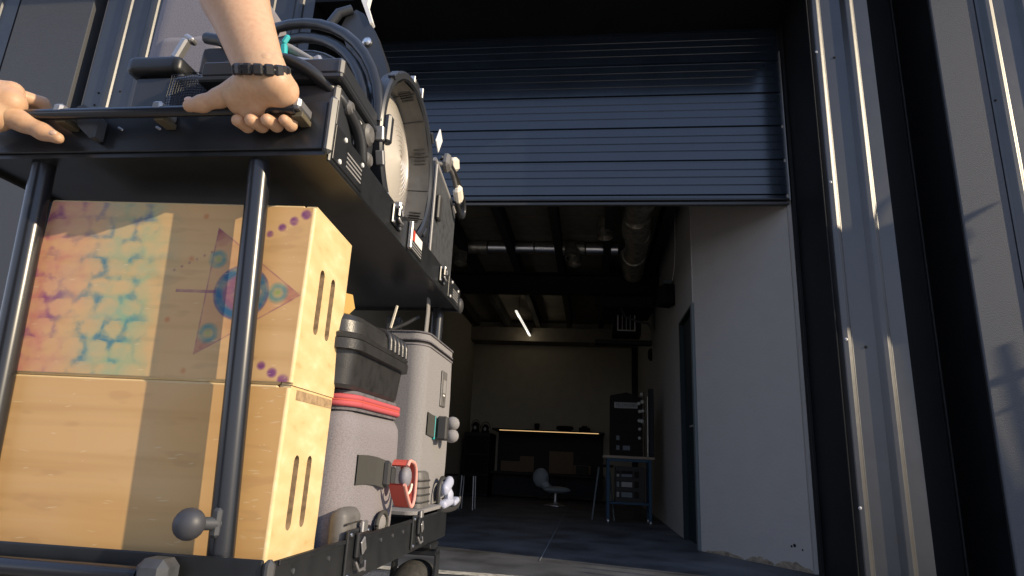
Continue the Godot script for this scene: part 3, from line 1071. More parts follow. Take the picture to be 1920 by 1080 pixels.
func build_back_of_room() -> void:
	var b := thing("workbench", "black workbench and wall unit along the back wall", "workbench", Vector3(-0.7, 0, -11.3))
	var s := begin()
	span(s, Vector3(-1.72, 0.40, -11.98), Vector3(0.25, 0.435, -11.2), 0.004)
	part("bench_top", s, M.black_wall, b)
	s = begin()
	span(s, Vector3(-1.70, 0.05, -11.95), Vector3(0.22, 0.399, -11.45), 0.004)
	part("bench_front", s, M.black_wall, b)
	s = begin()
	span(s, Vector3(-1.70, 0.436, -11.985), Vector3(0.24, 1.13, -11.95))
	part("back_panel", s, M.black_wall, b)
	s = begin()
	span(s, Vector3(-1.72, 1.135, -11.95), Vector3(0.25, 1.17, -11.22), 0.004)
	part("shelf", s, M.black_wall, b)
	for q in [[-1.63, 0.44, -1.02, 0.62], [-1.28, 0.62, -1.02, 0.72], [-0.74, 0.44, -0.30, 0.83], [-0.295, 0.44, 0.02, 0.60]]:
		s = begin()
		span(s, Vector3(q[0], q[1], -11.945), Vector3(q[2], q[3], -11.93))
		part("board", s, M.board, b)
	var l := thing("led_strip", "thin warm glowing strip under the black shelf at the back", "light", Vector3(-0.72, 1.12, -11.2))
	s = begin()
	box(s, Vector3(-0.72, 1.140, -11.20), Vector3(1.73, 0.010, 0.012), 0.002, Basis(Vector3(0, 0, 1), 0.004))
	part("glowing_strip", s, M.led_warm, l)
	var al := AreaLight3D.new()
	al.name = "strip_glow"
	al.area_size = Vector2(1.7, 0.02)
	al.light_energy = 0.01
	al.light_color = Color(1.0, 0.75, 0.42)
	al.area_range = 14.0
	al.area_attenuation = 2.0
	al.shadow_enabled = true
	al.position = Vector3(-0.72, 1.125, -11.20)
	al.rotation_degrees = Vector3(-90, 0, 0)
	add_child(al)
	var k := thing("cabinet", "tall black cabinet in the back corner beside the workbench", "cabinet", Vector3(-2.0, 0, -11.4))
	s = begin()
	span(s, Vector3(-2.20, 0.01, -11.95), Vector3(-1.745, 1.08, -11.2), 0.006)
	part("body", s, M.black_wall, k)
	for i in 3:
		s = begin()
		span(s, Vector3(-2.18, 0.06 + 0.33 * i, -11.199), Vector3(-1.76, 0.36 + 0.33 * i, -11.185), 0.004)
		part("drawer", s, M.rack_dark, k)
	for i in 2:
		var x: float = [-2.03, -1.85][i]
		var o := thing("lantern", ["wire handled lantern nearest the corner on the black cabinet", "smaller wire handled lantern beside the other on the black cabinet"][i], "lantern", Vector3(x, 1.08, -11.3), "lanterns on the cabinet")
		s = begin()
		lathe(s, Vector3(x, 1.081, -11.3), Vector3.UP, [Vector2(0.0, 0), Vector2(0.07, 0), Vector2(0.075, 0.02), Vector2(0.06, 0.05), Vector2(0.065, 0.14 - 0.04 * i), Vector2(0.03, 0.18 - 0.04 * i), Vector2(0, 0.19 - 0.04 * i)], 16)
		part("body", s, M.rack_dark, o)
		s = begin()
		var pts := []
		for j in 13:
			var a := PI * j / 12.0
			pts.append(Vector3(x + 0.085 * cos(a), 1.15 + (0.15 - 0.03 * i) * sin(a), -11.3))
		tube(s, pts, 0.006, 6)
		part("handle", s, M.beam, o)
		s = begin()
		ball(s, Vector3(x, 1.16 - 0.02 * i, -11.235), Vector3(0.028, 0.035, 0.02), 10)
		part("glass", s, M.glass_bulb, o)
	for q in [["jar", "dark jar on the black shelf above the glowing strip", -0.95, 0.12, 0.05], ["bowl", "wide dark bowl on the black shelf above the glowing strip", -0.45, 0.09, 0.16], ["tool_box", "low dark tool box at the far end of the black shelf", -0.1, 0.08, 0.10]]:
		s = begin()
		if q[0] == "tool_box":
			box(s, Vector3(q[2], 1.171 + q[3] / 2, -11.5), Vector3(q[4] * 2, q[3], 0.12), 0.01)
			span(s, Vector3(q[2] - 0.05, 1.171 + q[3], -11.505), Vector3(q[2] + 0.05, 1.171 + q[3] + 0.03, -11.495), 0.004)
		else:
			lathe(s, Vector3(q[2], 1.171, -11.5), Vector3.UP, [Vector2(0, 0), Vector2(q[4] * 0.6, 0), Vector2(q[4], q[3] * 0.6), Vector2(q[4] * 0.9, q[3]), Vector2(q[4] * 0.7, q[3]), Vector2(0, q[3] * 0.9)], 18)
		solo(q[0], s, M.rack_dark, q[1], (q[0] as String).replace("_", " "))
	var mo := thing("monitor", "small dark framed monitor standing on the workbench", "monitor", Vector3(-0.13, 0.44, -11.5))
	s = begin()
	span(s, Vector3(-0.24, 0.46, -11.52), Vector3(-0.02, 0.59, -11.50), 0.004)
	part("screen", s, M.black_wall, mo)
	s = begin()
	span(s, Vector3(-0.16, 0.436, -11.53), Vector3(-0.10, 0.47, -11.49), 0.003)
	part("foot", s, M.black_wall, mo)
	# swivel chair
	var c := thing("swivel_chair", "grey shell swivel chair in front of the workbench", "chair", Vector3(-0.52, 0, -10))
	s = begin()
	ball(s, Vector3(-0.74, 0.395, -10.02), Vector3(0.125, 0.145, 0.085), 18)
	tube(s, [Vector3(-0.70, 0.33, -10.0), Vector3(-0.64, 0.26, -10.0), Vector3(-0.56, 0.22, -10.0)], [0.08, 0.06, 0.05], 12)
	ball(s, Vector3(-0.485, 0.232, -9.98), Vector3(0.215, 0.052, 0.16), 18)
	part("shell", s, M.chair_shell, c)
	s = begin()
	lathe(s, Vector3(-0.51, 0.004, -10), Vector3.UP, [Vector2(0.0, 0), Vector2(0.17, 0), Vector2(0.17, 0.008), Vector2(0.04, 0.03), Vector2(0.025, 0.06), Vector2(0.018, 0.19), Vector2(0.0, 0.19)], 20)
	part("pedestal", s, M.dull_steel, c)
	# two stools by the bare wall
	for i in 2:
		var x: float = [-1.72, -1.54][i]
		var o := thing("stool", ["dark stool half hidden behind the tall grey bag", "dark stool next to the one behind the tall grey bag"][i], "stool", Vector3(x, 0, -8.0 - 0.3 * i), "stools by the bare wall")
		var z := -8.0 - 0.3 * i
		s = begin()
		span(s, Vector3(x - 0.09, 0.41, z - 0.09), Vector3(x + 0.09, 0.43, z + 0.09), 0.006)
		part("seat", s, M.rack_dark, o)
		for q in [[-1, -1], [1, -1], [1, 1], [-1, 1]]:
			s = begin()
			tube(s, [Vector3(x + q[0] * 0.075, 0.41, z + q[1] * 0.075), Vector3(x + q[0] * 0.088, 0.004, z + q[1] * 0.088)], 0.008, 8)
			part("leg", s, M.dull_steel if i == 1 else M.beam, o)

func build_rack() -> void:
	# workshop table on castors with the old cabinet on top
	var z := -7.55
	var t := thing("side_table", "blue steel side table with wooden top and castors under the sign cabinet", "table", Vector3(0.44, 0, z))
	var s := begin()
	span(s, Vector3(0.145, 0.705, z - 0.30), Vector3(0.73, 0.735, z + 0.06), 0.004)
	part("table_top", s, M.wood_top, t)
	for q in [[0.21, 0.04], [0.675, 0.04], [0.21, -0.27], [0.675, -0.27]]:
		s = begin()
		span(s, Vector3(q[0] - 0.016, 0.05, z + q[1] - 0.016), Vector3(q[0] + 0.016, 0.7045, z + q[1] + 0.016), 0.002)
		var leg := part("leg", s, M.blue_paint, t)
		s = begin()
		lathe(s, Vector3(q[0] - 0.008, 0.028, z + q[1]), Vector3(1, 0, 0), [Vector2(0, 0), Vector2(0.023, 0), Vector2(0.023, 0.016), Vector2(0, 0.016)], 14)
		part("castor", s, M.dull_steel, leg)
	s = begin()
	span(s, Vector3(0.227, 0.21, z + 0.026), Vector3(0.658, 0.235, z + 0.05), 0.002)
	part("rail", s, M.blue_paint, t)
	s = begin()
	span(s, Vector3(0.227, 0.672, z + 0.026), Vector3(0.658, 0.7045, z + 0.05), 0.002)
	part("rail", s, M.blue_paint, t)
	s = begin()
	span(s, Vector3(0.20, 0.212, z - 0.26), Vector3(0.68, 0.226, z + 0.025))
	part("lower_shelf", s, M.rack_dark, t)
	var c := thing("sign_cabinet", "dark upright cabinet with a pale TELEPHONE sign standing on the blue table", "cabinet", Vector3(0.4, 0.735, z - 0.1))
	s = begin()
	var ol := PackedVector2Array([Vector2(0.23, 0.737), Vector2(0.60, 0.737), Vector2(0.60, 1.40), Vector2(0.42, 1.46), Vector2(0.23, 1.42)])
	prism(s, ol, Vector3(0, 0, z - 0.24), Vector3.RIGHT, Vector3.UP, Vector3(0, 0, 0.24))
	part("body", s, M.rack_dark, c)
	s = begin()
	span(s, Vector3(0.275, 1.275, z + 0.0005), Vector3(0.545, 1.342, z + 0.008), 0.002)
	var sg := part("sign", s, M.sign_cream, c)
	var tm := TextMesh.new()
	tm.text = "TELEPHONE"
	var fnt := SystemFont.new()
	fnt.font_names = PackedStringArray(["Droid Sans"])
	tm.font = fnt
	tm.font_size = 32
	tm.pixel_size = 0.0014
	tm.depth = 0.002
	var tx := part("lettering", tm, M.black_wall, sg)
	tx.position = Vector3(0.41, 1.309, z + 0.0095)
	for k in 4:
		s = begin()
		span(s, Vector3(0.27, 0.77 + 0.115 * k, z + 0.0005), Vector3(0.56, 0.865 + 0.115 * k, z + 0.006), 0.003)
		part("drawer", s, M.rack_dark, c)
	for k in 2:
		for j in 2:
			if k == 1 and j == 1:
				continue
			s = begin()
			span(s, Vector3(0.30 + 0.075 * j, 0.80 + 0.11 * k, z + 0.0065), Vector3(0.335 + 0.12 * j, 0.85 + 0.11 * k, z + 0.010), 0.001)
			part("card", s, M.frame_grey, c)
	# drawer block beneath
	var u := thing("parts_drawers", "small black drawer block with pale labels on the shelf of the blue table", "drawers", Vector3(0.44, 0.23, z - 0.1))
	s = begin()
	span(s, Vector3(0.29, 0.2275, z - 0.24), Vector3(0.62, 0.62, z - 0.02), 0.004)
	part("body", s, M.beam, u)
	for k in 3:
		for j in 3:
			s = begin()
			var x: float = 0.30 + [0.0, 0.055, 0.205][j]
			var x1: float = x + [0.04, 0.13, 0.05][j]
			var y := 0.28 + 0.11 * k
			span(s, Vector3(x, y, z - 0.0195), Vector3(x1, y + 0.07, z - 0.012), 0.002)
			var dr := part("drawer", s, M.rack_dark, u)
			if j < 2:
				s = begin()
				span(s, Vector3(x + 0.005, y + 0.005, z - 0.0118), Vector3(x1 - 0.005, y + (0.06 if k != 2 else 0.035), z - 0.010))
				part("label_card", s, M.frame_grey if (k + j) % 2 else M.sign_cream, dr)
	# tall dark board and a string of bulbs
	s = begin()
	box(s, Vector3(0.705, 1.13, z - 0.10), Vector3(0.06, 0.785, 0.05), 0.006)
	solo("upright_board", s, M.black_wall, "narrow black board standing on end behind the sign cabinet", "board")
	var b := thing("bulb_string", "vertical string of dusty round bulbs beside the TELEPHONE sign", "string lights", Vector3(0.6, 0.74, z))
	s = begin()
	tube(s, [Vector3(0.62, 0.737, z + 0.02), Vector3(0.622, 1.1, z + 0.022), Vector3(0.615, 1.47, z + 0.02)], 0.005, 6)
	part("cable", s, M.rack_dark, b)
	for q in [[0.585, 1.435, 0.022], [0.595, 1.35, 0.025], [0.555, 1.33, 0.022], [0.565, 1.24, 0.022], [0.60, 1.245, 0.023], [0.56, 1.135, 0.022], [0.592, 1.13, 0.026], [0.565, 1.04, 0.021], [0.562, 0.94, 0.020]]:
		s = begin()
		ball(s, Vector3(q[0], q[1], z + 0.045), Vector3.ONE * q[2], 12)
		part("bulb", s, M.glass_bulb, b)
	s = begin()
	span(s, Vector3(0.655, 0.737, z - 0.02), Vector3(0.662, 1.42, z - 0.012))
	solo("measuring_rod", s, M.vent_white, "thin pale rod standing upright before the narrow black board", "rod")
	# folding trestle
	var f := thing("trestle", "slim grey folding trestle beside the blue table", "trestle", Vector3(0.16, 0, -7.95))
	for q in [[0.035, 0.11, 0.60], [0.295, 0.235, 0.55]]:
		s = begin()
		tube(s, [Vector3(q[0], 0.004, -7.88), Vector3(q[1], q[2], -7.98)], 0.011, 8)
		part("leg", s, M.frame_grey, f)
	s = begin()
	span(s, Vector3(0.06, 0.60, -8.0), Vector3(0.28, 0.63, -7.96), 0.004)
	part("top_bar", s, M.rack_dark, f)

# ------------------------------------------------------------------ the cart
const XR := -0.424     # right side of the cart
const XL := -1.075
const ZN := -0.87      # near end
const ZFAR := -1.93

func latch(parent: Node3D, z: float, y0: float, y1: float, w: float) -> void:
	# butterfly latch on the right side of a rail
	var s := begin()
	span(s, Vector3(XR, y0, z - w), Vector3(XR + 0.006, y1, z + w), 0.002)
	var o := part("latch", s, M.cart_satin, parent)
	var h := y1 - y0
	s = begin()
	span(s, Vector3(XR + 0.006, y0 + h * 0.42, z - w * 0.55), Vector3(XR + 0.015, y0 + h * 0.92, z + w * 0.5), 0.003)
	lathe(s, Vector3(XR + 0.006, y0 + h * 0.42, z), Vector3(1, 0, 0), [Vector2(0.0, 0.0), Vector2(0.012, 0), Vector2(0.012, 0.008), Vector2(0.005, 0.011), Vector2(0, 0.011)], 14)
	part("lever", s, M.cart_satin, o)
	s = begin()
	tube(s, [Vector3(XR + 0.012, y0 + h * 0.3, z - w * 0.4), Vector3(XR + 0.016, y0 + h * 0.18, z - w * 0.2), Vector3(XR + 0.016, y0 + h * 0.18, z + w * 0.3), Vector3(XR + 0.012, y0 + h * 0.36, z + w * 0.45)], 0.0028, 6)
	part("catch", s, M.dull_steel, o)
	s = begin()
	span(s, Vector3(XR + 0.006, y1 - h * 0.10, z - w * 0.35), Vector3(XR + 0.013, y1 + h * 0.14, z + w * 0.10), 0.002)
	part("hook", s, M.dull_steel, o)
	s = begin()
	box(s, Vector3(XR + 0.0175, y0 + h * 0.66, z + w * 0.15), Vector3(0.004, h * 0.30, w * 0.34), 0.0015, Basis(Vector3(1, 0, 0), 0.5))
	part("thumb_piece", s, M.dull_steel, o)
	for q in [[0.1, -0.75], [0.1, 0.75], [0.9, 0.75], [0.9, -0.75]]:
		s = begin()
		lathe(s, Vector3(XR + 0.006, y0 + h * q[0], z + w * q[1]), Vector3(1, 0, 0), [Vector2(0.004, 0), Vector2(0.0035, 0.002), Vector2(0, 0.003)], 8)
		part("rivet", s, M.steel, o)

func plate(parent: Node3D, z0: float, z1: float, y0: float, y1: float) -> void:
	var s := begin()
	span(s, Vector3(XR, y0, z1), Vector3(XR + 0.002, y1, z0), 0.0008)
	var o := part("name_plate", s, M.cart_satin, parent)
	for q in [[0.10, 0.35], [0.10, 0.92], [0.92, 0.55]]:
		s = begin()
		lathe(s, Vector3(XR + 0.002, lerpf(y0, y1, [0.12, 0.88, 0.80][[0.35, 0.92, 0.55].find(q[1])]), lerpf(z0, z1, [0.20, 0.30, 0.92][[0.35, 0.92, 0.55].find(q[1])])), Vector3(1, 0, 0), [Vector2(0.0048, 0), Vector2(0.004, 0.002), Vector2(0, 0.003)], 10)
		part("rivet", s, M.white_mark, o)
	s = begin()
	for k in 4:                     # rows of small unreadable print
		var y := lerpf(y0, y1, 0.22 + 0.13 * k)
		span(s, Vector3(XR + 0.002, y - 0.0016, lerpf(z0, z1, 0.92)), Vector3(XR + 0.0024, y + 0.0016, lerpf(z0, z1, 0.40)))
	part("print", s, M.grey_paint, o)

func build_cart() -> void:
	var c := thing("equipment_cart", "black two tier equipment cart on castors loaded with gear", "cart", Vector3(-0.75, 0, -1.4))
	# upper shelf
	var s := begin()
	span(s, Vector3(XL + 0.004, 1.078, ZFAR + 0.004), Vector3(XR - 0.006, 1.088, ZN - 0.006))
	part("shelf", s, M.cart_satin, c)
	for sd in [[XR - 0.006, XR], [XL, XL + 0.006]]:
		s = begin()
		span(s, Vector3(sd[0], 1.068, ZFAR), Vector3(sd[1], 1.142, ZN - 0.008), 0.0025)
		part("side_rail", s, M.cart_satin, c)
	s = begin()
	span(s, Vector3(XL + 0.007, 1.068, ZFAR), Vector3(XR - 0.007, 1.142, ZFAR + 0.006), 0.002)
	part("end_rail", s, M.cart_satin, c)
	s = begin()
	span(s, Vector3(XL, 1.086, ZN - 0.004), Vector3(XR - 0.012, 1.172, ZN), 0.0015)
	span(s, Vector3(XL, 1.1615, ZN - 0.026), Vector3(XR - 0.012, 1.172, ZN - 0.0045), 0.003)
	part("front_lip", s, M.cart_satin, c)
	s = begin()
	box(s, Vector3(XR - 0.004, 1.130, ZN - 0.004), Vector3(0.016, 0.104, 0.016), 0.006)
	part("corner_post", s, mat("corner_metal", Color(0.09, 0.088, 0.085), 0.36, 0.3), c)
	# brackets on the lip that hold the push bar
	s = begin()
	tube(s, [Vector3(XL, 1.136, -0.832), Vector3(-0.80, 1.136, -0.832), Vector3(-0.47, 1.136, -0.832)], 0.009, 14)
	part("push_bar", s, M.pole_black, c)
	for x in [-0.885, -0.706, -0.468]:
		s = begin()
		span(s, Vector3(x - 0.009, 1.134, -0.8695), Vector3(x + 0.009, 1.153, -0.824), 0.004)
		part("bar_clamp", s, M.dull_steel, c)
		s = begin()
		span(s, Vector3(x - 0.009, 1.124, -0.8695), Vector3(x + 0.009, 1.1335, -0.836), 0.001)
		part("tape", s, mat("tape", Color(0.10, 0.08, 0.045), 0.7) if not M.has("tape") else M.tape, c)
	s = begin()
	prism(s, PackedVector2Array([Vector2(0, 0), Vector2(0.012, 0.004), Vector2(0.048, -0.022), Vector2(0.048, -0.058), Vector2(0.038, -0.060), Vector2(0.010, -0.036)]), Vector3(-0.872, 1.160, -0.866), Vector3.RIGHT, Vector3.UP, Vector3(0, 0, 0.018))
	part("bracket", s, M.ballast, c)
	for x in [-0.80, -0.73]:
		s = begin()
		box(s, Vector3(x, 1.128, ZN + 0.001), Vector3(0.012, 0.004, 0.003), 0.001, Basis(Vector3(0, 0, 1), -0.5))
		part("slot_screw", s, M.dull_steel, c)
	# lower tray
	s = begin()
	span(s, Vector3(XL + 0.004, 0.398, ZFAR + 0.004), Vector3(XR - 0.006, 0.409, ZN - 0.006))
	part("tray", s, M.cart_black, c)
	for sd in [[XR - 0.006, XR], [XL, XL + 0.006]]:
		s = begin()
		span(s, Vector3(sd[0], 0.392, ZFAR - 0.03), Vector3(sd[1], 0.468, ZN - 0.008), 0.0025)
		part("tray_rail", s, M.cart_satin, c)
	s = begin()
	span(s, Vector3(XL, 0.392, ZN - 0.006), Vector3(XR - 0.012, 0.470, ZN), 0.002)
	part("tray_front", s, M.cart_black, c)
	s = begin()
	box(s, Vector3(XR - 0.004, 0.431, ZN - 0.004), Vector3(0.016, 0.080, 0.016), 0.006)
	part("corner_post", s, M.corner_metal, c)
	s = begin()
	span(s, Vector3(XL + 0.007, 0.392, ZFAR - 0.03), Vector3(XR - 0.007, 0.468, ZFAR - 0.024), 0.002)
	part("tray_end", s, M.cart_satin, c)
	s = begin()
	span(s, Vector3(XR, 0.461, ZFAR - 0.02), Vector3(XR + 0.003, 0.468, ZN - 0.02), 0.001)
	part("edge_strip", s, M.cart_satin, c)
	for z in [-0.94, -1.07, -1.34, -1.42, -1.50]:
		s = begin()
		lathe(s, Vector3(XR, 0.447, z), Vector3(1, 0, 0), [Vector2(0.0045, 0), Vector2(0.004, 0.002), Vector2(0, 0.003)], 10)
		part("rivet", s, M.ballast, c)
	s = begin()
	lathe(s, Vector3(XR, 0.415, -0.955), Vector3(1, 0, 0), [Vector2(0.012, 0), Vector2(0.012, 0.003), Vector2(0.007, 0.006), Vector2(0, 0.006)], 14)
	part("bolt", s, M.ballast, c)
	# four poles, leaning as in the photograph
	for p in [[-0.5565, -0.5125, -0.902], [-0.962, -0.915, -0.902], [-0.492, -0.490, -1.925], [-1.0, -0.98, -1.845]]:
		s = begin()
		tube(s, [Vector3(p[0], 1.0775, p[2]), Vector3(p[1], 0.4095, p[2])], 0.0185, 24, false)
		part("pole", s, M.pole_black, c)
		s = begin()
		lathe(s, Vector3(p[1], 0.4095, p[2]), Vector3.UP, [Vector2(0.030, 0), Vector2(0.030, 0.006), Vector2(0.0195, 0.010)], 20)
		part("pole_socket", s, M.cart_satin, c)
	for x in [-0.539, -0.945]:
		s = begin()
		ball(s, Vector3(x, 0.512, -0.850), Vector3(0.0215, 0.0215, 0.02), 20)
		var k := part("knob", s, mat("knob", Color(0.045, 0.046, 0.052), 0.5), c)
		s = begin()
		tube(s, [Vector3(x + 0.006, 0.512, -0.862), Vector3(x + 0.022, 0.510, -0.895)], 0.009, 10)
		span(s, Vector3(x + 0.012, 0.492, -0.898), Vector3(x + 0.026, 0.532, -0.878), 0.004)
		part("knob_clamp", s, M.ballast, k)
	# lower push bar
	s = begin()
	tube(s, [Vector3(XL, 0.444, -0.842), Vector3(-0.80, 0.444, -0.842), Vector3(-0.592, 0.444, -0.842)], 0.0125, 16)
	part("lower_bar", s, M.pole_black, c)
	s = begin()
	span(s, Vector3(-0.594, 0.420, ZN + 0.0005), Vector3(-0.548, 0.468, -0.826), 0.010)
	part("bar_bracket", s, M.ballast, c)
	# fittings on the right side
	plate(c, -0.885, -1.02, 1.076, 1.138)
	plate(c, -1.755, -1.90, 1.076, 1.138)
	for q in [[-1.225, 1.088, 1.132, 0.030], [-1.66, 1.088, 1.132, 0.026]]:
		latch(c, q[0], q[1], q[2], q[3])
	latch(c, -1.195, 0.398, 0.484, 0.058)
	latch(c, -1.615, 0.400, 0.476, 0.048)
	s = begin()
	span(s, Vector3(XR, 1.080, -1.445), Vector3(XR + 0.0015, 1.138, -1.325))
	var st := part("sticker", s, M.cart_black, c)
	s = begin()
	span(s, Vector3(XR + 0.0015, 1.074, -1.330), Vector3(XR + 0.012, 1.140, -1.318), 0.002)
	part("sticker_holder", s, M.dull_steel, st)
	s = begin()
	span(s, Vector3(XR + 0.0015, 1.108, -1.375), Vector3(XR + 0.0022, 1.133, -1.333))
	part("red_field", s, M.red_mark, st)
	s = begin()
	span(s, Vector3(XR + 0.0015, 1.108, -1.440), Vector3(XR + 0.0022, 1.131, -1.376))
	part("white_field", s, M.white_mark, st)
	s = begin()
	for k in 3:
		span(s, Vector3(XR + 0.0015, 1.086 + 0.007 * k, -1.44), Vector3(XR + 0.0022, 1.089 + 0.007 * k, -1.345))
	part("print", s, M.grey_paint, st)
	s = begin()
	ball(s, Vector3(XR + 0.002, 1.088, -1.925), Vector3(0.012, 0.026, 0.022), 14)
	part("bumper", s, M.rubber, c)
	# castors
	for q in [[-0.466, -1.80, 0.10], [-0.466, -1.02, -0.1], [-1.02, -1.80, 0.15], [-1.02, -1.02, 0.0]]:
		var x: float = q[0]
		var z: float = q[1]
		s = begin()
		span(s, Vector3(x - 0.05, 0.380, z - 0.045), Vector3(x + 0.05, 0.3915, z + 0.045), 0.003)
		var k := part("castor", s, M.cart_satin, c)
		s = begin()
		for sd in [-1.0, 1.0]:
			prism(s, PackedVector2Array([Vector2(-0.022, 0.379), Vector2(0.022, 0.379), Vector2(0.020, 0.34), Vector2(0.030, 0.30), Vector2(0.022, 0.16), Vector2(-0.022, 0.16), Vector2(-0.022, 0.30)]), Vector3(x + sd * 0.058 - 0.003, 0, z), Vector3(0, 0, 1), Vector3.UP, Vector3(0.006, 0, 0))
		span(s, Vector3(x - 0.061, 0.360, z - 0.022), Vector3(x + 0.061, 0.372, z + 0.022), 0.002)
		part("fork", s, M.cart_satin, k)
		s = begin()
		var prof := []
		for i in 13:
			var a := PI * i / 12.0
			prof.append(Vector2(0.125 + 0.048 * pow(sin(a), 0.7), -0.044 * cos(a)))
		lathe(s, Vector3(x, 0.173, z), Vector3(1, 0, q[2]).normalized(), prof, 48, true)
		part("tyre", s, M.tyre, k)
		s = begin()
		lathe(s, Vector3(x - 0.04, 0.173, z), Vector3(1, 0, 0), [Vector2(0, 0), Vector2(0.03, 0), Vector2(0.126, 0.02), Vector2(0.126, 0.06), Vector2(0.03, 0.08), Vector2(0, 0.08)], 24)
		part("hub", s, M.rubber, k)

# ------------------------------------------------------------------ wooden boxes
func lpart(called: String, s, m: Material, parent: Node3D, label := "") -> MeshInstance3D:
	var o := part(called, s, m, parent, label)
	o.position = Vector3.ZERO
	return o

func wood_box(called: String, label: String, at: Vector3, painted: bool, turn: float) -> void:
	# local frame: near right bottom corner at the origin, -x along the front, -z into the depth
	var b := thing(called, label, "wooden box", at, "wooden boxes on the lower tray")
	b.rotation.y = turn
	var w := 0.475
	var h := 0.3045
	var dp := 0.205
	var th := 0.018
	# right side panel with its two slots cut through
	var root := CSGBox3D.new()
	root.name = "slotted_panel"
	root.size = Vector3(th, h, dp - 0.006)
	root.position = Vector3(-th * 0.5 - 0.0007, h * 0.5, -dp * 0.5 - 0.003)
	root.material = M.wood_end
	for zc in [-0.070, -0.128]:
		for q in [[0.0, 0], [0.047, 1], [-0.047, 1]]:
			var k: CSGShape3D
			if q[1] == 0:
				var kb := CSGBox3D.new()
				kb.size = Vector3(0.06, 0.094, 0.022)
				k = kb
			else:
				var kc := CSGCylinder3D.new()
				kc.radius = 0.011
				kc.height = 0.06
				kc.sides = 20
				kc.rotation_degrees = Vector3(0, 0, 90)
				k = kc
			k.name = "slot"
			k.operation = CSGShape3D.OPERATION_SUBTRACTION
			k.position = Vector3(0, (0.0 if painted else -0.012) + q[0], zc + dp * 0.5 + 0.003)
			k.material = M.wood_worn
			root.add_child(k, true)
	b.add_child(root)
	# front panel, its picture laid once over the face
	var s := begin()
	var n := Vector3(0, 0, 1)
	var e := 0.004
	var p := func(x: float, y: float, z: float) -> Vector3: return Vector3(x, y, z)
	var uv := func(x: float, y: float) -> Vector2: return Vector2((x + w) / w, 1.0 - y / h)
	var x0 := -w + e
	var x1 := -0.0055
	tri(s, p.call(x0, e, 0), p.call(x1, e, 0), p.call(x1, h - e, 0), n, uv.call(x0, e), uv.call(x1, e), uv.call(x1, h - e))
	tri(s, p.call(x0, e, 0), p.call(x1, h - e, 0), p.call(x0, h - e, 0), n, uv.call(x0, e), uv.call(x1, h - e), uv.call(x0, h - e))
	lpart("front_panel", s, M.wood_painted if painted else M.wood_ply, b, "plywood face painted with washes of colour, a triangle, rings and purple dots" if painted else "")
	s = begin()
	# worn rounded corner between front and side, top, bottom, back and left panels
	for k in 4:
		var a0 := PI * 0.5 * k / 4.0
		var a1 := PI * 0.5 * (k + 1) / 4.0
		var f := func(a: float, y: float) -> Vector3: return Vector3(-0.0055 + 0.0055 * sin(a), y, -0.0062 + 0.0062 * cos(a))
		smooth_quad(s, [f.call(a0, e), f.call(a1, e), f.call(a1, h - e), f.call(a0, h - e)], [Vector3(sin(a0), 0, cos(a0)), Vector3(sin(a1), 0, cos(a1)), Vector3(sin(a1), 0, cos(a1)), Vector3(sin(a0), 0, cos(a0))])
	lpart("worn_corner", s, M.wood_end, b)
	s = begin()
	span(s, Vector3(-0.0008, h - 0.020, -dp + 0.004), Vector3(0.0001, h - 0.004, -0.030))
	if not painted:
		lpart("worn_strip", s, M.wood_worn, b)
	s = begin()
	span(s, Vector3(-w + 0.001, h - 0.012, -dp + 0.001), Vector3(-th - 0.002, h, -0.001), 0.003)
	lpart("top_panel", s, M.wood_end, b)
	s = begin()
	span(s, Vector3(-w + 0.001, 0.0, -dp + 0.001), Vector3(-th - 0.002, 0.012, -0.001), 0.003)
	lpart("bottom_panel", s, M.wood_end, b)
	s = begin()
	span(s, Vector3(-w, 0.001, -dp + 0.001), Vector3(-w + th, h - 0.001, -0.002), 0.002)
	lpart("side_panel", s, M.wood_end, b)
	s = begin()
	span(s, Vector3(-w + th, 0.013, -dp), Vector3(-th - 0.002, h - 0.013, -dp + 0.012))
	lpart("back_panel", s, M.wood_end, b)
	s = begin()
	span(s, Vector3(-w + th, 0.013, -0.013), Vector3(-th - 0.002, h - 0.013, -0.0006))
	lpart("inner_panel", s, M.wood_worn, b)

func build_boxes() -> void:
	wood_box("wooden_box", "plain scuffed plywood box, lower of the two on the cart tray", Vector3(-0.4705, 0.4095, -0.947), false, deg_to_rad(3.92))
	wood_box("wooden_box", "plywood box painted with colour washes and a triangle, upper of the two on the cart", Vector3(-0.468, 0.7145, -0.946), true, deg_to_rad(3.92))

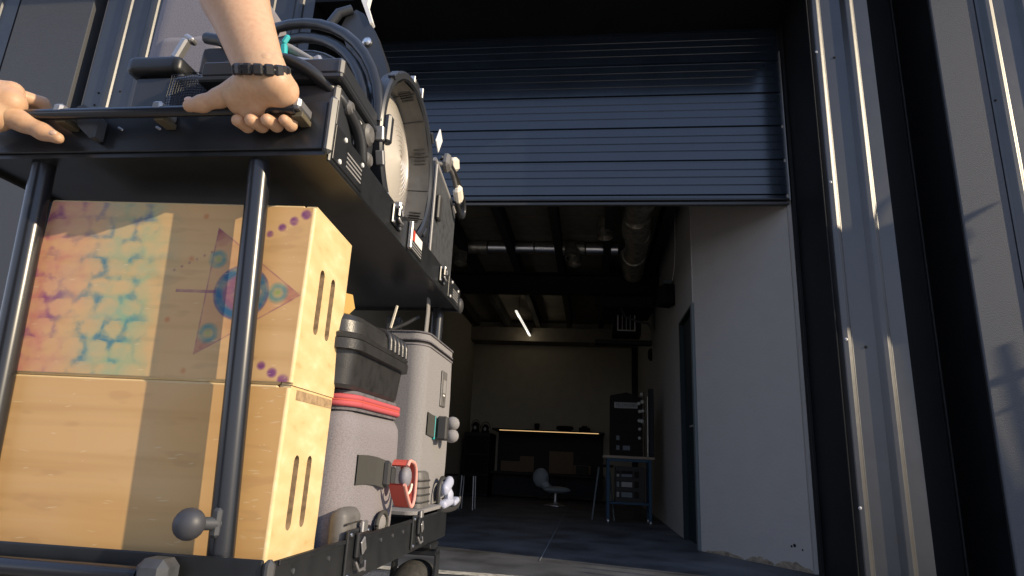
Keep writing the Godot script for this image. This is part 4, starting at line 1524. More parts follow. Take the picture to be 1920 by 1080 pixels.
# ------------------------------------------------------------------ bags on the tray
func build_lower_bags() -> void:
	# grey bag with the red zip
	var b := thing("equipment_bag", "grey fabric bag with red zip band under the black plastic case", "bag", Vector3(-0.6, 0.41, -1.35))
	var s := begin()
	soft_box(s, Vector3(-0.605, 0.558, -1.342), Vector3(0.31, 0.296, 0.348), 0.045, 0.006, 14)
	part("body", s, M.bag_grey, b)
	s = begin()
	for y in [0.7085, 0.7205]:
		ring_tube(s, Vector3(-0.605, y, -1.342), 0.300, 0.338, 0.045, 0.0065)
	part("zip_band", s, M.red_zip, b)
	s = begin()
	ring_tube(s, Vector3(-0.605, 0.7145, -1.342), 0.306, 0.344, 0.048, 0.0024)
	part("zip", s, M.red_strap, b)
	s = begin()
	loft_box(s, Vector3(-0.605, 0, -1.342), [[0.696, 0.298, 0.336, 0.045], [0.734, 0.292, 0.330, 0.045]])
	part("lid", s, M.bag_dark, b)
	s = begin()
	soft_box(s, Vector3(-0.445, 0.478, -1.185), Vector3(0.032, 0.076, 0.085), 0.014, 0.004, 8)
	var ft := part("corner_foot", s, M.rubber_grey, b)
	s = begin()
	tube(s, [Vector3(-0.428, 0.492, -1.225), Vector3(-0.427, 0.494, -1.185), Vector3(-0.428, 0.492, -1.145)], 0.0022, 6)
	part("groove", s, M.rubber, ft)
	s = begin()
	var pts := []
	for i in 17:
		var a := TAU * i / 16.0
		pts.append(Vector3(-0.436 + 0.003 * cos(a), 0.474 + 0.024 * sin(a), -1.375 + 0.042 * cos(a)))
	tube(s, pts, 0.0045, 8, false)
	var lp := part("side_loop", s, M.webbing, b)
	s = begin()
	ball(s, Vector3(-0.440, 0.474, -1.375), Vector3(0.006, 0.020, 0.037), 12)
	part("pale_pad", s, M.bag_grey_pale, lp)
	# webbing strap to the red loop
	s = begin()
	ribbon(s, [Vector3(-0.446, 0.585, -1.215), Vector3(-0.444, 0.585, -1.27), Vector3(-0.440, 0.582, -1.315), Vector3(-0.430, 0.575, -1.350)], 0.056, 0.003)
	var wb := part("webbing_strap", s, M.webbing, b)
	s = begin()
	box(s, Vector3(-0.432, 0.577, -1.358), Vector3(0.020, 0.054, 0.040), 0.006, Basis(Vector3.UP, 0.3))
	box(s, Vector3(-0.424, 0.572, -1.375), Vector3(0.016, 0.040, 0.016), 0.005, Basis(Vector3.UP, 0.5))
	part("buckle", s, M.rubber, wb)
	var r := thing("strap_loop", "red strap loop with a grey roller hanging off the zipped bag", "strap", Vector3(-0.41, 0.56, -1.42))
	s = begin()
	var lpts := []
	for q in [[0.594, -1.372], [0.604, -1.385], [0.604, -1.405], [0.598, -1.43], [0.582, -1.445], [0.555, -1.450], [0.528, -1.449], [0.512, -1.440], [0.508, -1.425], [0.516, -1.410], [0.535, -1.385], [0.556, -1.362]]:
		lpts.append(Vector3(-0.408, q[0], q[1]))
	lpts = smooth_path(lpts, 3)
	ribbon_x(s, lpts, 0.034, 0.004)
	part("loop", s, M.red_strap, r)
	s = begin()
	var e := []
	for q in lpts:
		e.append(q + Vector3(0.018, 0, 0))
	tube(s, e, 0.0040, 7)
	part("bound_hem", s, M.red_strap_edge, r)
	s = begin()
	ball(s, Vector3(-0.402, 0.571, -1.402), Vector3(0.014, 0.024, 0.021), 16)
	part("roller", s, mat("roller", Color(0.20, 0.195, 0.22), 0.6), r)
	s = begin()
	var g := []
	for i in 9:
		var a := PI + PI * i / 8.0
		g.append(Vector3(-0.394, 0.556 + 0.020 * sin(a), -1.405 + 0.026 * cos(a)))
	tube(s, g, 0.0032, 6)
	part("ring", s, M.cream, r)
	# black plastic case on the bag
	var k := thing("hard_case", "black plastic case with ribbed lid sitting on the zipped grey bag", "case", Vector3(-0.6, 0.735, -1.32))
	s = begin()
	var cx := -0.605
	var cz := -1.315
	loft_box(s, Vector3(cx, 0, cz), [[0.735, 0.285, 0.335, 0.03], [0.742, 0.296, 0.346, 0.036], [0.812, 0.310, 0.366, 0.042]])
	part("body", s, M.case_black, k)
	s = begin()
	loft_box(s, Vector3(cx, 0, cz), [[0.806, 0.306, 0.366, 0.04], [0.807, 0.332, 0.392, 0.048], [0.826, 0.334, 0.394, 0.050], [0.828, 0.324, 0.384, 0.046]])
	part("rim_band", s, M.case_black, k)
	s = begin()
	loft_box(s, Vector3(cx, 0, cz), [[0.8285, 0.328, 0.388, 0.048], [0.836, 0.332, 0.392, 0.050], [0.839, 0.322, 0.380, 0.05], [0.842, 0.312, 0.366, 0.05], [0.866, 0.306, 0.360, 0.055], [0.878, 0.292, 0.346, 0.055], [0.884, 0.262, 0.316, 0.05], [0.885, 0.18, 0.24, 0.04]])
	var lid := part("lid", s, M.case_black, k)
	for i in 5:
		s = begin()
		var z := cz - 0.030 - 0.030 * i
		var rp := []
		for q in [[0.840, -0.447], [0.862, -0.448], [0.874, -0.452], [0.882, -0.463], [0.8865, -0.485], [0.887, -0.56], [0.887, -0.65]]:
			rp.append(Vector3(q[1], q[0], z))
		tube(s, rp, 0.0075, 10)
		part("rib", s, M.case_black, lid)
	s = begin()
	prism(s, PackedVector2Array([Vector2(-0.05, 0), Vector2(0.018, 0), Vector2(0.034, 0.020), Vector2(0.026, 0.048), Vector2(-0.05, 0.052)]), Vector3(-0.515, 0.886, -1.20), Vector3(0.75, 0, -0.66), Vector3.UP, Vector3(-0.03, 0, -0.035))
	solo("wood_wedge", s, M.yellow_wood, "yellow wooden block resting on the black plastic case", "wedge")
	# tall bag behind
	var t := thing("equipment_bag", "tall pale grey fabric bag at the far end of the cart tray", "bag", Vector3(-0.6, 0.44, -1.85))
	s = begin()
	loft_box(s, Vector3(-0.612, 0, -1.862), [[0.462, 0.300, 0.35, 0.03], [0.470, 0.315, 0.366, 0.035], [0.60, 0.322, 0.374, 0.04], [0.80, 0.322, 0.374, 0.042], [0.915, 0.318, 0.370, 0.045], [0.921, 0.315, 0.366, 0.045]])
	part("body", s, M.bag_grey_pale, t)
	s = begin()
	loft_box(s, Vector3(-0.612, 0, -1.862), [[0.9215, 0.312, 0.362, 0.045], [0.9295, 0.314, 0.364, 0.045]])
	part("zip", s, M.webbing, t)
	s = begin()
	loft_box(s, Vector3(-0.612, 0, -1.862), [[0.930, 0.318, 0.368, 0.045], [0.948, 0.318, 0.368, 0.045], [0.952, 0.308, 0.358, 0.045], [0.953, 0.20, 0.25, 0.04]])
	part("lid", s, M.bag_grey_pale, t)
	for y in [0.9295, 0.952, 0.917]:
		s = begin()
		ring_tube(s, Vector3(-0.612, y, -1.862), 0.320, 0.370, 0.046, 0.0028)
		part("piping", s, M.bag_dark if y != 0.917 else M.bag_grey, t)
	s = begin()
	box(s, Vector3(-0.449, 0.818, -1.90), Vector3(0.006, 0.108, 0.062), 0.0025)
	var lb := part("badge", s, M.rubber_grey, t)
	s = begin()
	span(s, Vector3(-0.4459, 0.805, -1.918), Vector3(-0.4450, 0.845, -1.882))
	part("badge_window", s, M.grey_paint, lb)
	s = begin()
	span(s, Vector3(-0.4459, 0.796, -1.910), Vector3(-0.4448, 0.801, -1.888))
	part("badge_mark", s, M.white_mark, lb)
	s = begin()
	ribbon(s, [Vector3(-0.4485, 0.706, -1.735), Vector3(-0.4485, 0.702, -1.78), Vector3(-0.445, 0.700, -1.82)], 0.060, 0.003)
	part("webbing_strap", s, M.webbing, t)
	var tb := thing("buckle", "black strap buckle with a teal edge and pale roll on the tall bag", "buckle", Vector3(-0.43, 0.7, -1.85))
	s = begin()
	box(s, Vector3(-0.430, 0.698, -1.850), Vector3(0.030, 0.068, 0.060), 0.005, Basis(Vector3.UP, 0.12))
	part("clip", s, M.rubber, tb)
	s = begin()
	box(s, Vector3(-0.4465, 0.698, -1.8165), Vector3(0.005, 0.066, 0.012), 0.001, Basis(Vector3.UP, 0.12))
	part("teal_band", s, M.teal, tb)
	s = begin()
	for y in [0.716, 0.680]:
		ball(s, Vector3(-0.414, y, -1.905), Vector3(0.022, 0.021, 0.026), 14)
	part("rolled_end", s, M.bag_grey_pale, tb)
	# ribbed rubber foot of the tall bag
	s = begin()
	loft_box(s, Vector3(-0.462, 0, -1.725), [[0.486, 0.058, 0.108, 0.018], [0.515, 0.056, 0.106, 0.018], [0.56, 0.052, 0.100, 0.018], [0.575, 0.046, 0.092, 0.018], [0.579, 0.030, 0.07, 0.012]])
	var fo := part("corner_foot", s, M.rubber_grey, t)
	for i in 4:
		s = begin()
		ring_tube(s, Vector3(-0.462, 0.500 + 0.018 * i, -1.725), 0.058 - 0.001 * i, 0.108 - 0.0015 * i, 0.018, 0.0022)
		part("groove", s, M.rubber, fo)
	s = begin()
	loft_box(s, Vector3(-0.515, 0, -1.745), [[0.4695, 0.150, 0.29, 0.02], [0.476, 0.186, 0.32, 0.03], [0.484, 0.188, 0.322, 0.03], [0.4855, 0.180, 0.314, 0.03]])
	part("base_plate", s, M.bag_grey_pale, t)
	# clip with pale pads at the far corner
	var cl := thing("padded_clip", "dark clip with pale blue pads at the far corner of the tray", "clip", Vector3(-0.43, 0.48, -2.0))
	s = begin()
	var arc := []
	for q in [[0.478, -1.872], [0.515, -1.868], [0.545, -1.880], [0.558, -1.905], [0.552, -1.935], [0.535, -1.955]]:
		arc.append(Vector3(-0.432, q[0], q[1]))
	tube(s, smooth_path(arc, 3), 0.0062, 8)
	arc = []
	for q in [[0.474, -1.86], [0.466, -1.95], [0.464, -2.06], [0.474, -2.12], [0.494, -2.135]]:
		arc.append(Vector3(-0.424, q[0], q[1]))
	tube(s, smooth_path(arc, 3), 0.008, 8)
	part("frame", s, M.rubber, cl)
	for q in [[0.536, -1.925, 0.034, 0.088, 0.35], [0.508, -1.950, 0.048, 0.056, -0.3], [0.487, -1.925, 0.022, 0.115, 0.05], [0.486, -2.042, 0.018, 0.058, 0.15]]:
		s = begin()
		soft_box(s, Vector3.ZERO, Vector3(0.026, q[2], q[3]), minf(q[2], q[3]) * 0.42, 0.001, 8)
		var pd := part("pad", s, M.pale_blue, cl)
		pd.position = Vector3(-0.421, q[0], q[1]) - cl.position
		pd.rotation.x = q[4]
	s = begin()
	box(s, Vector3(-0.436, 0.515, -1.912), Vector3(0.014, 0.034, 0.034), 0.005)
	part("block", s, M.grey_paint, cl)
	# small things lying on the tall bag under the shelf
	s = begin()
	box(s, Vector3(-0.50, 0.955, -1.512), Vector3(0.006, 0.06, 0.005), 0.001, Basis(Vector3(0, 0, 1), -0.2))
	solo("wooden_stick", s, M.cream, "short pale wooden stick standing between the case and the tall bag", "stick")
	s = begin()
	ribbon(s, [Vector3(-0.475, 0.955, -1.74), Vector3(-0.475, 1.02, -1.745), Vector3(-0.478, 1.066, -1.75)], 0.030, 0.003, Vector3(0, 0, 1))
	solo("hanging_strap", s, M.grey_paint, "short tan strap hanging from the shelf above the tall bag", "strap")
	s = begin()
	tube(s, [Vector3(-0.58, 0.965, -1.73), Vector3(-0.54, 0.985, -1.74), Vector3(-0.50, 1.010, -1.745)], 0.0055, 8)
	box(s, Vector3(-0.585, 0.985, -1.78), Vector3(0.04, 0.06, 0.03), 0.004)
	solo("clamp", s, M.ballast, "dark metal clamp lying on top of the tall bag", "clamp")

# a closed band round a rounded rectangle
func round_rect(w: float, d: float, r: float, n := 6) -> Array:
	var out := []
	for q in [[1, 1, 0], [-1, 1, 1], [-1, -1, 2], [1, -1, 3]]:
		for i in n + 1:
			var a: float = PI * 0.5 * (q[2] + float(i) / n)
			out.append(Vector2(q[0] * (w * 0.5 - r) + r * cos(a), q[1] * (d * 0.5 - r) + r * sin(a)))
	return out

func ring_band(s: SurfaceTool, c: Vector3, w: float, d: float, r: float, y0: float, y1: float, proud: float) -> void:
	var a := round_rect(w + 2 * proud, d + 2 * proud, r)
	var inner := round_rect(w - 0.02, d - 0.02, r * 0.8)
	for i in a.size():
		var j := (i + 1) % a.size()
		var p: Vector2 = a[i]
		var q: Vector2 = a[j]
		var o := Vector3(p.x + q.x, 0, p.y + q.y)
		quad(s, c + Vector3(p.x, y0, p.y), c + Vector3(q.x, y0, q.y), c + Vector3(q.x, y1, q.y), c + Vector3(p.x, y1, p.y), o)
		for y in [y0, y1]:
			quad(s, c + Vector3(p.x, y, p.y), c + Vector3(q.x, y, q.y), c + Vector3(inner[j].x, y, inner[j].y), c + Vector3(inner[i].x, y, inner[i].y), Vector3.UP if y == y1 else Vector3.DOWN)

func ring_tube(s: SurfaceTool, c: Vector3, w: float, d: float, r: float, rad: float) -> void:
	var pts := []
	for p in round_rect(w, d, r):
		pts.append(c + Vector3(p.x, 0, p.y))
	pts.append(pts[0])
	tube(s, pts, rad, 7, false)

# stacked rounded rectangles: [height, width, depth, corner radius]
func loft_box(s: SurfaceTool, c: Vector3, rows: Array) -> void:
	var rings := []
	var flats := []
	for q in rows:
		var ring := []
		var fl := []
		for p in round_rect(q[1], q[2], q[3]):
			ring.append(c + Vector3(p.x, q[0], p.y))
			fl.append(p)
		rings.append(ring)
		flats.append(fl)
	var m: int = rings[0].size()
	for i in rows.size() - 1:
		for k in m:
			var j := (k + 1) % m
			var ps := [rings[i][k], rings[i][j], rings[i + 1][j], rings[i + 1][k]]
			var up: float = rows[i + 1][0] - rows[i][0]
			var grow: float = (rows[i + 1][1] - rows[i][1]) * 0.5
			var ns := []
			for idx in [k, j, j, k]:
				var q4: int = idx / 7
				var a := PI * 0.5 * (q4 + float(idx % 7) / 6.0)
				ns.append(Vector3(cos(a) * up, -grow, sin(a) * up).normalized())
			smooth_quad(s, ps, ns)
	for e in [0, rows.size() - 1]:
		var mid := c + Vector3(0, rows[e][0], 0)
		for k in m:
			tri(s, mid, rings[e][k], rings[e][(k + 1) % m], Vector3.UP if e else Vector3.DOWN)

func smooth_path(p: Array, n: int) -> Array:
	var out := []
	for i in p.size() - 1:
		var a: Vector3 = p[maxi(i - 1, 0)]
		var d: Vector3 = p[mini(i + 2, p.size() - 1)]
		for k in n:
			out.append((p[i] as Vector3).cubic_interpolate(p[i + 1], a, d, float(k) / n))
	out.append(p[p.size() - 1])
	return out

# flat band through points; wide along up, thin across
func ribbon(s: SurfaceTool, p: Array, wide: float, thin: float, up := Vector3.UP) -> void:
	for i in p.size() - 1:
		var t: Vector3 = (p[i + 1] - p[i]).normalized()
		var n := t.cross(up).normalized()
		var h := up * wide * 0.5
		var k := n * thin * 0.5
		quad(s, p[i] + h + k, p[i + 1] + h + k, p[i + 1] - h + k, p[i] - h + k, n)
		quad(s, p[i] + h - k, p[i + 1] + h - k, p[i + 1] - h - k, p[i] - h - k, -n)
		quad(s, p[i] + h + k, p[i + 1] + h + k, p[i + 1] + h - k, p[i] + h - k, up)
		quad(s, p[i] - h + k, p[i + 1] - h + k, p[i + 1] - h - k, p[i] - h - k, -up)

func ribbon_x(s: SurfaceTool, p: Array, wide: float, thin: float) -> void:
	ribbon(s, p, wide, thin, Vector3.RIGHT)

# ------------------------------------------------------------------ gear on the upper shelf
func build_upper_gear() -> void:
	# black equipment case flush with the near corner
	var k := thing("equipment_case", "black metal case with overhanging lid at the near corner of the upper shelf", "case", Vector3(-0.58, 1.09, -1.02))
	var s := begin()
	span(s, Vector3(-0.70, 1.089, -1.12), Vector3(-0.450, 1.248, -0.932), 0.004)
	part("body", s, M.lamp_shell, k)
	s = begin()
	box(s, Vector3(-0.456, 1.168, -0.938), Vector3(0.016, 0.156, 0.016), 0.006)
	part("corner_trim", s, M.corner_metal, k)
	s = begin()
	span(s, Vector3(-0.715, 1.2485, -1.125), Vector3(-0.440, 1.260, -0.915), 0.003)
	span(s, Vector3(-0.712, 1.2602, -1.122), Vector3(-0.443, 1.292, -0.918), 0.004)
	var lid := part("lid", s, M.lamp_shell, k)
	s = begin()
	box(s, Vector3(-0.4465, 1.272, -0.922), Vector3(0.014, 0.034, 0.014), 0.005)
	part("lid_corner", s, M.corner_metal, lid)
	for q in [[-0.4495, 1.215, -1.02, 0.022, 0.034], [-0.4495, 1.18, -1.03, 0.015, 0.015]]:
		s = begin()
		span(s, Vector3(q[0], q[1] - q[4] * 0.5, q[2] - q[3]), Vector3(q[0] + 0.003, q[1] + q[4] * 0.5, q[2] + q[3]), 0.001)
		part("switch_plate", s, M.white_mark if q[3] > 0.02 else M.grey_paint, k)
	for q in [[1.225, -1.075, 0.022], [1.175, -1.085, 0.016], [1.222, -0.972, 0.014]]:
		s = begin()
		lathe(s, Vector3(-0.4495, q[0], q[1]), Vector3(1, 0, 0), [Vector2(q[2], 0), Vector2(q[2], 0.006), Vector2(q[2] * 0.7, 0.012), Vector2(0, 0.012)], 18)
		part("knob", s, M.rubber_grey, k)
	# tools lying on the lid
	s = begin()
	box(s, Vector3(-0.578, 1.325, -0.955), Vector3(0.012, 0.052, 0.010), 0.003, Basis(Vector3(0, 0, 1), 0.15))
	box(s, Vector3(-0.580, 1.360, -0.955), Vector3(0.012, 0.022, 0.010), 0.004, Basis(Vector3(0, 0, 1), -0.4))
	solo("utility_knife", s, M.teal, "small teal handled tool stuck among the things on the black case", "knife")
	s = begin()
	tube(s, [Vector3(-0.625, 1.368, -0.965), Vector3(-0.575, 1.348, -0.965), Vector3(-0.528, 1.322, -0.965)], [0.008, 0.009, 0.006], 8)
	solo("marker", s, M.grey_paint, "pale grey marker lying across the teal tool", "marker")
	s = begin()
	span(s, Vector3(-0.665, 1.2925, -0.985), Vector3(-0.612, 1.352, -0.945), 0.006)
	solo("small_box", s, M.grey_paint, "small pale grey box on the black case beside the forearm", "box")
	s = begin()
	box(s, Vector3(-0.545, 1.302, -0.95), Vector3(0.05, 0.018, 0.03), 0.004, Basis(Vector3.UP, 0.3))
	box(s, Vector3(-0.503, 1.303, -0.945), Vector3(0.016, 0.022, 0.016), 0.004, Basis(Vector3(0, 0, 1), 0.4))
	solo("clip", s, M.dull_steel, "little metal clip at the lid corner of the black case", "clip")
	# second case behind the clamp brackets
	var d := thing("tool_bag", "black tool bag with mesh pocket and lid flap on the upper shelf", "bag", Vector3(-0.82, 1.09, -1.1))
	s = begin()
	span(s, Vector3(-0.915, 1.089, -1.25), Vector3(-0.712, 1.322, -1.0), 0.006)
	part("body", s, M.lamp_shell, d)
	s = begin()
	soft_box(s, Vector3(-0.872, 1.342, -1.12), Vector3(0.118, 0.040, 0.272), 0.014, 0.0, 8)
	part("lid_flap", s, M.cart_black, d)
	s = begin()
	box(s, Vector3(-0.822, 1.255, -0.997), Vector3(0.012, 0.135, 0.010), 0.003, Basis(Vector3(0, 0, 1), -0.16))
	part("metal_strip", s, M.ballast, d)
	s = begin()
	soft_box(s, Vector3(-0.760, 1.245, -0.985), Vector3(0.105, 0.115, 0.03), 0.012, 0.008, 8)
	var pk := part("mesh_pocket", s, M.mesh_cloth, d)
	s = begin()
	for i in 19:
		tube(s, [Vector3(-0.808 + 0.0052 * i, 1.192, -0.9675), Vector3(-0.806 + 0.0052 * i, 1.245, -0.9615), Vector3(-0.808 + 0.0052 * i, 1.300, -0.9675)], 0.0008, 4)
	for i in 20:
		tube(s, [Vector3(-0.810, 1.193 + 0.0056 * i, -0.9675), Vector3(-0.76, 1.195 + 0.0056 * i, -0.9615), Vector3(-0.710, 1.193 + 0.0056 * i, -0.9675)], 0.0008, 4)
	part("netting", s, M.cable, pk).set_meta("kind", "stuff")
	s = begin()
	box(s, Vector3(-0.832, 1.384, -1.005), Vector3(0.017, 0.05, 0.02), 0.004, Basis(Vector3(0, 0, 1), -0.35))
	box(s, Vector3(-0.820, 1.412, -1.01), Vector3(0.026, 0.012, 0.02), 0.004, Basis(Vector3(0, 0, 1), -0.6))
	part("corner_bracket", s, M.dull_steel, d)
	s = begin()
	span(s, Vector3(-0.802, 1.330, -1.20), Vector3(-0.715, 1.405, -1.02), 0.01)
	part("flap", s, M.rubber, d)
	s = begin()
	tube(s, [Vector3(-0.80, 1.43, -1.03), Vector3(-0.76, 1.415, -1.02), Vector3(-0.715, 1.385, -1.015)], 0.012, 10)
	part("grip", s, M.cart_black, d)
	# soft grey bag
	var g := thing("backpack", "soft grey fabric backpack standing behind the black tool bag", "backpack", Vector3(-1.08, 1.3, -1.42))
	s = begin()
	soft_box(s, Vector3(-1.048, 1.56, -1.42), Vector3(0.27, 0.60, 0.26), 0.06, 0.02, 14)
	part("body", s, M.bag_grey, g)
	s = begin()
	soft_box(s, Vector3(-1.03, 1.50, -1.285), Vector3(0.18, 0.26, 0.04), 0.02, 0.01, 10)
	part("pocket", s, M.bag_grey, g)
	s = begin()
	soft_box(s, Vector3(-1.048, 1.20, -1.42), Vector3(0.25, 0.22, 0.24), 0.03)
	part("base", s, M.bag_dark, g)
	# thick cable coil
	var c := thing("cable_coil", "thick black cable looped in a standing coil on the upper shelf", "cable", Vector3(-0.74, 1.09, -1.14))
	var pts := []
	var loops := 5
	for i in loops * 44 + 1:
		var a := TAU * i / 44.0
		var lp := float(i) / 44.0
		var r: float = 0.320 - 0.0255 * lp + 0.004 * sin(lp * 5.0)
		var y := sin(a)
		var cx := cos(a)
		pts.append(Vector3(-0.764 + (r * cx if cx > 0.0 else 0.22 * cx), 1.275 + (r * y if y > 0.0 else y * (0.165 - 0.012 * lp)), -1.215 + 0.016 * sin(lp * 2.4) - 0.010 * lp + 0.10 * cx + (0.16 * cx if cx < 0.0 else 0.0)))
	s = begin()
	tube(s, pts, 0.0122, 10)
	part("coil", s, M.cable, c)
	s = begin()
	tube(s, smooth_path([Vector3(-0.700, 1.33, -1.16), Vector3(-0.58, 1.285, -0.925), Vector3(-0.515, 1.268, -0.905), Vector3(-0.462, 1.235, -0.945), Vector3(-0.440, 1.200, -1.005), Vector3(-0.436, 1.150, -1.035), Vector3(-0.445, 1.10, -1.05)], 5), 0.0115, 10)
	part("loose_end", s, M.cable, c)
	# control box with its connectors
	var b := thing("power_ballast", "dark grey power box at the far end of the upper shelf", "power box", Vector3(-0.55, 1.09, -1.75))
	s = begin()
	prism(s, PackedVector2Array([Vector2(-1.585, 1.089), Vector2(-1.875, 1.089), Vector2(-1.875, 1.385), Vector2(-1.585, 1.43)]), Vector3(-0.66, 0, 0), Vector3(0, 0, 1), Vector3.UP, Vector3(0.212, 0, 0))
	part("body", s, M.ballast, b)
	s = begin()
	tube(s, [Vector3(-0.451, 1.436, -1.588), Vector3(-0.451, 1.412, -1.73), Vector3(-0.451, 1.390, -1.872)], 0.007, 8)
	part("top_rail", s, M.grey_paint, b)
	s = begin()
	span(s, Vector3(-0.4475, 1.270, -1.66), Vector3(-0.436, 1.345, -1.625), 0.004)
	part("side_latch", s, M.rubber, b)
	s = begin()
	span(s, Vector3(-0.4475, 1.10, -1.592), Vector3(-0.440, 1.42, -1.584), 0.002)
	part("front_strip", s, M.grey_paint, b)
	var w := thing("connectors", "black leads with cream connectors heaped on the dark power box", "connectors", Vector3(-0.45, 1.43, -1.75))
	for q in [[-0.430, 1.492, -1.735, 0.5], [-0.425, 1.420, -1.80, -0.7], [-0.44, 1.47, -1.68, 1.2]]:
		s = begin()
		box(s, Vector3(q[0], q[1], q[2]), Vector3(0.026, 0.044, 0.055), 0.009, Basis(Vector3(1, 0, 0), q[3]))
		part("connector", s, M.cream if q[3] < 1.0 else M.rubber_grey, w)
	s = begin()
	tube(s, smooth_path([Vector3(-0.455, 1.48, -1.66), Vector3(-0.432, 1.470, -1.70), Vector3(-0.425, 1.455, -1.78), Vector3(-0.422, 1.430, -1.86), Vector3(-0.422, 1.395, -1.885), Vector3(-0.424, 1.370, -1.86), Vector3(-0.43, 1.40, -1.80)], 5), 0.008, 8)
	part("lead", s, M.cable, w)
	s = begin()
	tube(s, smooth_path([Vector3(-0.46, 1.45, -1.64), Vector3(-0.435, 1.462, -1.70), Vector3(-0.43, 1.44, -1.77), Vector3(-0.43, 1.41, -1.80)], 5), 0.007, 8)
	part("lead", s, M.rubber_grey, w)
	s = begin()
	box(s, Vector3(-0.447, 1.500, -1.60), Vector3(0.004, 0.065, 0.040), 0.001, Basis(Vector3(1, 0, 0), -0.55))
	solo("white_card", s, M.white_mark, "small white card sticking up behind the round lamp", "card")

func build_lamp() -> void:
	var l := thing("studio_lamp", "big round studio lamp with pale lens and black shell lying on the upper shelf", "lamp", Vector3(-0.5, 1.09, -1.33))
	var o := Vector3(-0.428, 1.288, -1.305)
	var ax := Vector3(1, 0.0, 0.02).normalized()
	var s := begin()
	lathe(s, o, ax, [Vector2(0.0, -0.26), Vector2(0.10, -0.26), Vector2(0.15, -0.24), Vector2(0.168, -0.15), Vector2(0.186, -0.05), Vector2(0.196, -0.03), Vector2(0.199, -0.004), Vector2(0.194, 0.0), Vector2(0.182, 0.0), Vector2(0.178, -0.006)], 56)
	part("shell", s, M.lamp_shell, l)
	# faceted bowl inside
	s = begin()
	lathe(s, o, -ax, [Vector2(0.1785, 0.006), Vector2(0.176, 0.030), Vector2(0.170, 0.062)], 12)
	var bowl := part("bowl", s, M.bowl, l)
	for i in 12:
		s = begin()
		var a := TAU * i / 12.0
		var u := ax.cross(Vector3.UP).normalized()
		var v := ax.cross(u)
		var d := u * cos(a) + v * sin(a)
		tube(s, [o + d * 0.177 - ax * 0.008, o + d * 0.1745 - ax * 0.030, o + d * 0.169 - ax * 0.060], 0.0012, 5)
		part("ridge", s, M.rubber, bowl)
	for i in 7:                                   # groups of cooling slots
		var a := TAU * (i + 0.5) / 12.0 * 2.0
		var u := ax.cross(Vector3.UP).normalized()
		var v := ax.cross(u)
		s = begin()
		for j in 5:
			var a2: float = a + (j - 2) * 0.055
			var d := u * cos(a2) + v * sin(a2)
			tube(s, [o + d * 0.1735 - ax * 0.016, o + d * 0.1695 - ax * 0.044], 0.0026, 5)
		part("slots", s, M.rubber, bowl)
	# lens: stepped rings, domed
	s = begin()
	var prof := []
	var steps := 15
	for i in steps:
		var r := 0.1695 * (1.0 - float(i) / steps)
		var hgt := -0.061 + 0.034 * (1.0 - pow(r / 0.1695, 2.0))
		prof.append(Vector2(r, hgt))
		prof.append(Vector2(maxf(r - 0.0105, 0.0), hgt + 0.003))
	lathe(s, o, ax, prof, 56)
	part("lens", s, M.lens, l)
	# clips and knobs on the ring
	for q in [[1.02, 0.9], [1.0, 2.45], [1.02, 3.9], [1.0, 5.6], [1.01, 0.2], [1.01, 0.45]]:
		var u := ax.cross(Vector3.UP).normalized()
		var v := ax.cross(u)
		var d := u * cos(q[1]) + v * sin(q[1])
		s = begin()
		var b := Basis(ax, v * 0.0 + d, ax.cross(d))
		box(s, o + d * 0.197 - ax * 0.004, Vector3(0.018, 0.012, 0.03), 0.002, b)
		part("ring_clip", s, M.dull_steel if q[1] < 1.0 else M.lamp_shell, l)
	s = begin()
	span(s, Vector3(-0.475, 1.472, -1.345), Vector3(-0.435, 1.512, -1.30), 0.006)
	span(s, Vector3(-0.468, 1.505, -1.39), Vector3(-0.442, 1.515, -1.30), 0.003)
	part("top_bracket", s, M.lamp_shell, l)
	s = begin()
	span(s, Vector3(-0.446, 1.482, -1.298), Vector3(-0.434, 1.508, -1.293), 0.001)
	part("bracket_face", s, M.dull_steel, l)
	s = begin()
	span(s, Vector3(-0.440, 1.484, -1.36), Vector3(-0.430, 1.512, -1.352), 0.001)
	part("bracket_face", s, M.dull_steel, l)
	s = begin()
	span(s, Vector3(-0.435, 1.235, -1.142), Vector3(-0.418, 1.300, -1.118), 0.005)
	part("side_block", s, M.lamp_shell, l)
	s = begin()
	span(s, Vector3(-0.432, 1.10, -1.255), Vector3(-0.414, 1.150, -1.225), 0.004)
	part("lower_clip", s, M.dull_steel, l)
	# bent yoke
	s = begin()
	var ol := PackedVector2Array([Vector2(-0.655, 1.655), Vector2(-0.640, 1.695), Vector2(-0.618, 1.708), Vector2(-0.596, 1.695), Vector2(-0.560, 1.640), Vector2(-0.527, 1.560), Vector2(-0.505, 1.485), Vector2(-0.535, 1.468), Vector2(-0.590, 1.470), Vector2(-0.610, 1.53), Vector2(-0.632, 1.60)])
	prism(s, ol, Vector3(0.01, 0, -1.33), Vector3.RIGHT, Vector3.UP, Vector3(0, 0, 0.035))
	var y := part("yoke", s, M.lamp_shell, l)
	s = begin()
	lathe(s, Vector3(-0.568, 1.608, -1.2945), Vector3(0, 0, 1), [Vector2(0.013, 0), Vector2(0.012, 0.006), Vector2(0.006, 0.010), Vector2(0, 0.010)], 16)
	part("bolt", s, M.steel, y)
	s = begin()
	tube(s, [Vector3(-0.668, 1.65, -1.28), Vector3(-0.645, 1.688, -1.28), Vector3(-0.618, 1.705, -1.29)], 0.012, 10)
	part("bent_corner", s, M.lamp_shell, y)
	s = begin()
